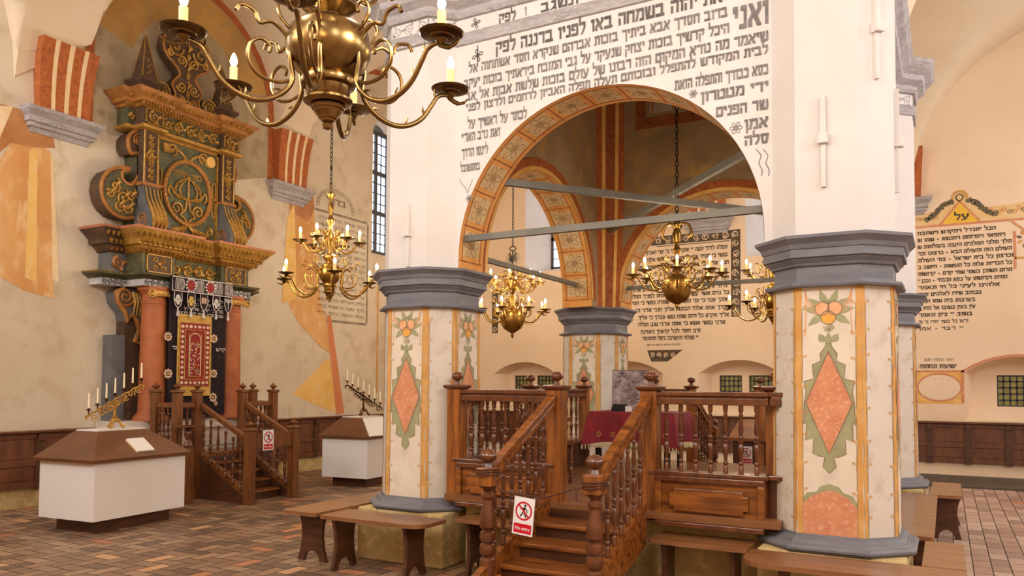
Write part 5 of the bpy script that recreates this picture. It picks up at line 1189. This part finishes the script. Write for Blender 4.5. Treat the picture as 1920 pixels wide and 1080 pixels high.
wains('brown panelled wainscot on the left wall before the ark', FLw, YF+.1, 7.05, 10); wains('brown panelled wainscot on the left wall beyond the ark, behind the second white case', FLw, 9.7, 16.9, 11)
wains('dark red-brown panelled wainscot along the far wall under the small barred windows', FBw, -10.6, 5.5, 25)
# ---- white display cases with hipped wooden lids
def case(label, x, y, side=None):
    t = thing('display_case', label, 'display case', (x, y, 0), math.radians(5)); 
    def B(m, nm, bv=0):
        o = m.build(nm, None, bv); o.parent = t; return o
    m_ = MB(WOODD); m_.box(-.78, -.12, .14, 1.16, 0, .15, WOODD); B(m_, 'plinth')
    m_ = MB(LAM); m_.box(-.9, 0, 0, 1.28, .15, .81, LAM); B(m_, 'white_body', .004)
    m_ = MB(WOODH); a = [(-.96, -.05), (.05, -.05), (.05, 1.33), (-.96, 1.33)]; b = [(-.75, .32), (-.36, .32), (-.36, 1.0), (-.75, 1.0)]
    m_.loft([[Vector((p[0], p[1], z)) for p in q] for q, z in ((a, .8), (a, .835), (b, 1.125))], LIDW); B(m_, 'hipped_lid')
    m_ = MB(LAM); m_.box(-.74, -.37, .33, .99, 1.125, 1.14, LAM); B(m_, 'top_plate')
    if side:
        m_ = MB(PURP); n = Vector((.29, 0, .41)).normalized(); q = [Vector((.045, -.02, .84)), Vector((.045, 1.2, .84)), Vector((-.345, .98, 1.12)), Vector((-.345, .34, 1.12))]
        m_.add([p+n*.004 for p in q], [(0, 1, 2, 3)], PURP); B(m_, 'white_sloping_panel')
    return t
case('white display case with brown hipped lid at left, front of the ark steps', -8.26, 5.39)
case('farther white display case with hipped lid, half hidden by the near left pillar', -8.24, 10.05, True)
q = at(262, 838, Z=.93); nd = math.atan2(.29, .41); f = Fr(q+Vector((0, 0, .01)), (-.087, .996, 0), Vector((-.41, -.036, .29)))
o = thing('caption_card', 'small pale caption card resting on the sloping lid of the left display case', 'card', f.O)
m_ = MB(PURP); m_.box(-.12, .12, -.12, .12, .012, .03, PURP, f); m_.build('card', o); m_ = MB(YEL); m_.box(-.13, .12, -.12, .12, 0, .012, YEL, f); m_.build('yellow_edge', o)
# ---- slanted seven-candle lamps
def menorah(label, x, y, z, sg, rz, mt):
    t = thing('seven_branch_candelabrum', label, 'candelabrum', (x, y, z), rz)
    def B(m, nm, par=t):
        o = m.build(nm, None); o.parent = par; return o
    m_ = MB(mt)
    for q in range(3):
        a = q*2*PI/3+.5; m_.tube(smooth([(0, 0, .11), (.045*C_(a), .045*S_(a), .09), (.075*C_(a), .075*S_(a), .04), (.1*C_(a), .1*S_(a), .012)], 5), [.022]*6+[.016]*5+[.02]*5, 6, mt)
        m_.ball((.1*C_(a), .1*S_(a), .014), .018, mt, 6)
    m_.lathe([(.03, .07), (.04, .09), (.025, .12), (.014, .13), (.035, .14), (.014, .15), (.018, .19), (.014, .22)], (0, 0, 0), 12, mt); B(m_, 'tripod_foot')
    f = Fr((0, 0, 0), (1, 0, 0)); m_ = MB(mt); k = .3; P = lambda u: .37+sg*u*.62
    m_.ftube(f, smooth([(0, .2), (sg*.01, .28), (0, P(0))], 5), .013, 0, mt)
    m_.ftube(f, [(u/20*k, P(u/20*k)-.03+.008*S_(u)) for u in range(-21, 21)], .013, 0, mt)
    for q in range(-3, 4):
        u = q*.092; m_.ftube(f, spiral(u*.9+.02, P(u)-.07, .008, .045, q, 1.4 if q % 2 else -1.4, 18), .008, 0, mt, 5)
        m_.ftube(f, spiral(u*.5, P(u*.5)-.1, .006, .035, q+1, -1.3, 14), .006, .012, mt, 5)
    for s in (-1, 1): m_.ftube(f, smooth([(0, .26), (s*.06, .3), (s*.14, P(s*.14)-.06)], 5), .009, 0, mt); m_.ftube(f, smooth([(s*k, P(s*k)-.03), (s*(k+.03), P(s*k)-.05), (s*(k+.025), P(s*k)-.09)], 5), .012, 0, mt)
    B(m_, 'scrolled_branch')
    for q in range(-3, 4):
        u = q*.1; m_ = MB(BRD); m_.lathe([(.006, -.05), (.008, -.01), (.028, 0), (.03, .008), (.012, .012), (.012, .025)], (u, 0, P(u)+.03), 10, BRD); c = B(m_, 'candle_cup')
        m_ = MB(CNDL); m_.lathe([(.012, .02), (.0085, .2), (.002, .21)], (u+.0, 0, P(u)+.03), 10, CNDL); B(m_, 'candle', c)
    return t
menorah('slanted gilt candelabrum with seven white candles on the left display case', -8.85, 6.02, 1.146, 1, math.radians(36), GOLD)
menorah('slanted bronze candelabrum with pale candles on the farther display case', -8.83, 10.65, 1.146, -1, math.radians(20), BRD)
# ---- wooden steps in front of the ark
ks = thing('ark_steps', 'oak steps with square newels and turned balusters leading up to the ark', 'stairs', (-9.3, 8.3, 0))
B_ = Bal(ks, 1.15, WOODT)
m_ = MB(WOODD); m_.box(-10.15, -9.65, 7.5, 9.4, .6, .66, WOODH); m_.build('landing', ks)
def spost(x, y, z0, z1, w=.055): post(ks, x, y, z0, z1, w, WOODA, URN, .95, .018)
for x, y in ((-10.12, 7.53), (-9.65, 7.53), (-9.65, 7.87), (-9.65, 8.72), (-9.65, 9.36), (-10.12, 9.36)): spost(x, y, 0, 1.60)
spost(-8.55, 7.87, 0, 1.07, .06); spost(-8.57, 8.73, 0, 1.07, .06)
m_ = MB(WOODD)
m_.poly(Fr((0, 7.5, 0), (1, 0, 0)), [(-10.15, 0), (-9.62, 0), (-9.62, .6), (-10.15, .6)], 0, WOODD, .03); m_.poly(Fr((0, 9.4, 0), (1, 0, 0)), [(-10.15, 0), (-9.62, 0), (-9.62, .6), (-10.15, .6)], 0, WOODD, .03)
m_.box(-9.68, -9.62, 7.5, 7.85, 0, .62, WOODD); m_.box(-9.68, -9.62, 8.75, 9.4, 0, .62, WOODD); m_.build('base_panelling', ks)
for i in range(5):
    z = .66-.132*(i+1)+.0; x = -9.6+.2*(i+1)-.0
    if z < .05: continue
    m_ = MB(WOODH); m_.box(x-.22, x, 7.9, 8.7, z-.03, z, WOODH); m_.build('tread', ks, .006)
    m_ = MB(WOODD); m_.box(x-.05, x-.03, 7.9, 8.7, z-.13, z-.03, WOODD); m_.build('riser', ks)
for y in (7.87, 8.72):
    f = Fr((0, y+.025, 0), (1, 0, 0)); m_ = MB(WOODD); m_.poly(f, [(-9.62, 0), (-8.6, 0), (-8.6, .06), (-9.62, .66)], 0, WOODD, .04); m_.build('string_board', ks)
    m_ = MB(WOODA); m_.poly(f, [(-9.6, .62), (-8.6, .05), (-8.6, .15), (-9.6, .72)], .01, WOODA, .06); m_.build('string_rail', ks)
    m_ = MB(WOODA); m_.poly(f, [(-9.6, 1.32), (-8.6, .84), (-8.6, .92), (-9.6, 1.4)], .01, WOODA, .065); m_.build('sloping_handrail', ks, .008)
    for i in range(6): x = -9.5+i*.155; B_.put(x, y, .68-(x+9.6)*.57, .6+(x+9.6)*.09)
for p, q, n in (((-10.12, 7.53), (-9.65, 7.53), 4), ((-9.65, 7.53), (-9.65, 7.87), 1), ((-9.65, 8.72), (-9.65, 9.36), 4), ((-9.65, 9.36), (-10.12, 9.36), 4)):
    p, q = Vector((*p, 0)), Vector((*q, 0)); f = Fr(p, q-p); L = (q-p).length; m_ = MB(WOODA); m_.box(0, L, 1.34, 1.41, -.03, .03, WOODA, f); m_.build('rail', ks, .005); m_ = MB(WOODA); m_.box(0, L, .66, .7, -.03, .03, WOODA, f); m_.build('bottom_rail', ks, .005)
    for i in range(n): c = p.lerp(q, (i+1)/(n+1)); B_.put(c.x, c.y, .7, .64)
q = at(353, 798, X=-9.35); sd = thing('pedestal_stand', 'small wooden pedestal stand with turned stem left of the ark steps', 'stand', (q.x, q.y, 0))
m_ = MB(WOODT); m_.box(q.x-.16, q.x+.16, q.y-.17, q.y+.17, q.z-.02, q.z, WOODT); m_.build('stand_top', sd, .006)
m_ = MB(WOODT); m_.lathe([(.05, q.z-.3), (.07, q.z-.28), (.05, q.z-.24), (.03, q.z-.2), (.055, q.z-.14), (.06, q.z-.1), (.035, q.z-.05), (.07, q.z-.02)], (q.x, q.y, 0), 16, WOODT); m_.build('turned_stem', sd)
m_ = MB(WOODA); m_.box(q.x-.06, q.x+.06, q.y-.06, q.y+.06, 0, q.z-.3, WOODA); m_.build('square_post', sd)
m_ = MB(WOODA); m_.box(-8.59, -8.54, 7.92, 8.68, .78, .98, WOODA)
tag(m_.build('barrier_board'), 'plain board closing the foot of the ark steps behind the notice', 'board')
q = at(505, 806, X=-8.5); sign('no_entry_sign', 'no entry notice fixed on the board between the newels of the ark steps', (-8.52, q.y, q.z), (0, 1, 0), .2, .29)
# ------------------------------------------------------------------ brass chandeliers
LAMPS = []
ARM = [(.13, .16), (.17, .17), (.21, .12), (.225, 0), (.21, -.12), (.25, -.2), (.33, -.26), (.43, -.285), (.53, -.26), (.61, -.2), (.67, -.11), (.71, -.05), (.76, -.03), (.80, -.035)]
def chandelier(label, loc, tiers, R, ball, scale=1., rot=0., top=None, kind='', chain_to=5.5, mt=BRASS, lamp_e=9, seg=6):
    """tiers: list of (number of arms, reach factor, height of the candle pans)"""
    t = thing('brass_chandelier', label, 'chandelier', loc)
    def B(m, nm, par=t):
        o = m.build(nm, None); o.parent = par; return o
    s = scale
    def LP(P): return [(r*s, z*s) for r, z in P]
    m_ = MB(mt)
    if kind == 'globe':
        m_.lathe(LP([(.0, -.36), (.02, -.34), (.012, -.32), (.035, -.3), (.03, -.27), (.06, -.25), (.15, -.21), (.2, -.12), (.215, -.02), (.2, .08), (.14, .16), (.07, .19), (.05, .22), (.08, .25), (.05, .28), (.035, .34), (.06, .38), (.1, .4), (.05, .42), (.03, .48), (.05, .52), (.07, .56), (.04, .6), (.03, .66), (.06, .68), (.075, .8), (.05, .86), (.03, .9)]), (0, 0, 0), 32, mt)
    elif kind == 'double globe':
        m_.lathe(LP([(.0, -.4), (.015, -.38), (.03, -.34), (.015, -.31), (.06, -.28), (.16, -.22), (.215, -.12), (.22, 0), (.19, .1), (.1, .17), (.05, .2), (.045, .3), (.06, .36), (.03, .4), (.05, .44), (.09, .5), (.12, .57), (.11, .65), (.06, .7), (.04, .73), (.07, .76), (.04, .8), (.03, .95)]), (0, 0, 0), 32, mt)
    else:
        ZM = ((-.42, -.345), (-.25, -.225), (-.2, -.19), (-.1, -.12), (-.05, -.075), (.13, .096), (.3, .27), (1.35, 1.3))
        def zm(z):
            for (a, b), (c, d) in zip(ZM, ZM[1:]):
                if z <= c: return b+(d-b)*(z-a)/(c-a)
            return z
        m_.lathe([(r*s*ball*(.93 if z > 0 else 1), zm(z)*s) for r, z in ([(.0, -.41), (.02, -.4), (.025, -.37), (.018, -.355), (.03, -.345), (.032, -.335), (.042, -.325), (.044, -.313), (.052, -.303), (.054, -.291), (.062, -.281), (.064, -.269), (.072, -.26), (.074, -.248), (.08, -.24), (.05, -.235), (.09, -.225), (.11, -.205), (.11, -.19), (.085, -.18), (.095, -.16), (.1, -.1), (.12, -.09), (.125, -.07), (.12, -.05), (.105, -.045), (.12, -.03), (.17, .01), (.2, .07), (.207, .13), (.19, .2), (.15, .24), (.08, .26), (.075, .28), (.11, .31), (.135, .33), (.135, .36), (.1, .37), (.05, .4), (.045, .5), (.065, .56), (.085, .62), (.08, .68), (.04, .74), (.035, .82), (.07, .86), (.08, .9), (.04, .94), (.03, 1.0), (.055, 1.05), (.06, 1.1), (.035, 1.16), (.03, 1.2), (.08, 1.26), (.1, 1.28), (.04, 1.3), (.01, 1.34)])], (0, 0, 0), 40, mt)
    B(m_, 'turned_stem')
    zt = {'globe': .9, 'double globe': .95}.get(kind, 1.34)*s
    if kind == 'double globe':                        # two-headed eagle finial
        m_ = MB(IRON)
        for q in (-1, 1):
            m_.tube([Vector((0, 0, zt+.02)), Vector((q*.03, 0, zt+.1)), Vector((q*.05, 0, zt+.2)), Vector((q*.07, 0, zt+.24)), Vector((q*.1, 0, zt+.22))], [.02, .03, .02, .02, .005], 6)
            for a in range(7):
                b = -1.1+a*.38; m_.tube([Vector((q*.03, 0, zt+.12)), Vector((q*(.03+.16*C_(b)), .005, zt+.12+.16*S_(b)))], [.012, .004], 4)
        m_.tube([Vector((0, 0, zt)), Vector((0, 0, zt+.3))], .014, 6)
        m_.tube([Vector((.07*C_(a*PI/8), 0, zt+.33+.05*S_(a*PI/8))) for a in range(17)], .012, 6); B(m_, 'eagle_finial'); zt += .38
    if kind == 'globe':
        m_ = MB(mt)
        for q in (-1, 1): m_.tube(smooth([(0, 0, zt), (q*.06, 0, zt+.05), (q*.14, 0, zt+.02), (q*.17, 0, zt-.08), (q*.13, 0, zt-.12)], 5), .016, 6, mt)
        m_.ball((0, 0, zt+.03), .05, mt, 10); B(m_, 'scrolled_finial')
    for ti, (n, rf, zp, rt0) in enumerate(tiers):
        af = rf*s
        for i in range(n):
            a = rot+rt0+2*PI*i/n; f = Fr((0, 0, 0), (C_(a), S_(a), 0)); f.N = Vector((-S_(a), C_(a), 0)); k = af/.8
            if top == 'list' and ti == 0: pass
            m_ = MB(mt); zz = zp*s
            P = smooth([(r*k, zz+z*k) for r, z in ARM], 5); L = len(P)
            m_.ftube(f, P, [s*(.009+.005*S_(PI*j/(L-1))) for j in range(L)], 0, mt, seg+2)
            m_.ftube(f, smooth([(r*k, zz+z*k) for r, z in ((.23, -.14), (.30, -.16), (.40, -.14), (.46, -.06), (.45, .03), (.39, .07), (.34, .04), (.345, 0))], 4), s*.0095, 0, mt, seg)
            m_.ftube(f, smooth([(r*k, zz+z*k) for r, z in ((.222, .03), (.25, .12), (.33, .18), (.40, .16), (.43, .22), (.5, .24), (.53, .2))], 4), s*.010, 0, mt, seg)
            m_.ftube(f, smooth([(r*k, zz+z*k) for r, z in ((.2, .15), (.27, .2), (.3, .28), (.26, .33), (.21, .31), (.22, .27))], 4), s*.009, 0, mt, seg)
            for j in (12, 26, 38, 46, 54):
                if j < L-1:
                    p = P[j]; d = (P[j+1]-P[j-1]).normalized(); q = Vector((-d.y, d.x))*(1 if j % 4 else -1)
                    m_.ftube(f, [p, p+q*.025*s+d*.01*s, p+q*.04*s+d*.03*s], [.010*s, .007*s, .002*s], 0, mt, 5)
            m_.ftube(f, smooth([(r*k, zz+z*k) for r, z in ((.79, -.04), (.85, -.065), (.9, -.05), (.92, -.03))], 3), [s*.013]*4+[s*.009]*3+[s*.005]*3, 0, mt, seg)
            am = B(m_, 'scroll_arm')
            c = f.P(.80*k, zz, 0)
            m_ = MB(BRD if kind == '' else mt); m_.lathe(LP([(.014, -.045), (.02, -.03), (.028, -.02), (.03, -.01), (.06, -.006), (.062, .0), (.1, .008), (.108, .018), (.102, .018), (.05, .006), (.026, .01), (.026, .03), (.022, .03)]), c, 20, None); B(m_, 'drip_pan', am)
            m_ = MB(WAX); m_.lathe(LP([(.021, .015), (.021, .125), (.012, .13)]), c, 12, WAX); cd = B(m_, 'candle_sleeve', am)
            m_ = MB(BULB); m_.lathe(LP([(.009, .13), (.018, .145), (.021, .16), (.016, .18), (.004, .205)]), c, 10, BULB); B(m_, 'flame_bulb', am)
            if i % 2 == ti % 2: LAMPS.append((Vector(loc)+c+Vector((C_(a)*.03, S_(a)*.03, .26*s)), lamp_e))
    # chain
    m_ = MB(IRON); z = zt; H = chain_to-loc[2]; m_.ball((0, 0, z+.28), .022, IRON, 8)
    i = 0
    while z < H:
        w, l = .017, .042; P = [Vector(((w*C_(b*PI/5) if i % 2 else 0), (0 if i % 2 else w*C_(b*PI/5)), z+l*.6+l*S_(b*PI/5))) for b in range(11)]
        m_.tube(P, .006, 5, None, False); z += l*1.55; i += 1
    B(m_, 'chain'); return t
# nearest chandelier, top-left of the view
chandelier('largest nearest brass chandelier at the top left of the view', (-2.766, 3.025, 3.34), [(6, .70, 0, 0), (6, .46, .6, .5)], 0, 1.14, 1., 0, chain_to=8.3, lamp_e=14, seg=8)
chandelier('two-tiered brass chandelier hanging on a long chain before the faint inscription', (-7.80, 8.62, 3.213), [(6, .72, .0, 0), (6, .42, .53, .5)], 0, .8, 1., .3, chain_to=8.4, mt=BRASSP, lamp_e=13)
chandelier('two-tiered globe chandelier with a two-headed eagle, seen through the left of the arch', (-7.72, 13.95, 3.08), [(8, .62, .107, 0), (8, .5, .62, .2)], 0, 1, 1.12, .2, kind='double globe', chain_to=8.4, mt=BRASSP, lamp_e=11)
chandelier('single-tiered globe chandelier hanging in the middle of the arch over the reading table', (-2.665, 8.68, 2.82), [(8, .66, .185, 0)], 0, 1, .75, .3, kind='globe', chain_to=7.2, mt=BRASSP, lamp_e=7)
chandelier('brass chandelier partly hidden behind the nearest right pillar', (-2.6, 13.95, 3.09), [(6, .72, .0, 0), (6, .46, .58, .5)], 0, .85, 1., .1, chain_to=8.4, mt=BRASSP, lamp_e=11)
# ------------------------------------------------------------------ light
wd_ = bpy.data.worlds.new('world'); scn.world = wd_; wd_.use_nodes = True
wd_.node_tree.nodes['Background'].inputs[0].default_value = (.75, .85, 1, 1); wd_.node_tree.nodes['Background'].inputs[1].default_value = .3
def area(loc, to, sx, sy, e, col):  # added daylight fill on unseen wall stretches; no windows are built there
    l = bpy.data.lights.new('added_daylight', 'AREA'); l.shape = 'RECTANGLE'; l.size = sx; l.size_y = sy; l.energy = e; l.color = col
    o = bpy.data.objects.new('added_daylight', l); COL.objects.link(o); o.location = loc
    o.rotation_euler = (Vector(to)-Vector(loc)).to_track_quat('-Z', 'Y').to_euler(); return o
DAY = (.93, .96, 1.); WRM = (1., .84, .64)
for x in (-8.2, -2.65, 3.0): area((x, YF+.15, 5.4), (x, 6, 3.4), 2.6, 3.2, 175, DAY)
for y in (3., 8.7, 14.): area((XRT-.15, y, 5.4), (0, y, 3.), 2.6, 3.2, 210, DAY)
area((XL+.2, 2.6, 6.), (-8, 6, 3.), 1.6, 2.6, 60, DAY)
def lamp(loc, e, r=.07, col=WRM):
    l = bpy.data.lights.new('candle_bulb_light', 'POINT'); l.energy = e; l.shadow_soft_size = r; l.color = col
    o = bpy.data.objects.new('candle_bulb_light', l); COL.objects.link(o); o.location = loc
for p, e in LAMPS: lamp(p, e)
scn.view_settings.view_transform = 'Standard'; scn.view_settings.look = 'None'; scn.view_settings.gamma = 1; scn.view_settings.use_curve_mapping = False
scn.view_settings.exposure = .6
scn.cycles.max_bounces = 6; scn.cycles.diffuse_bounces = 4; scn.cycles.use_denoising = True
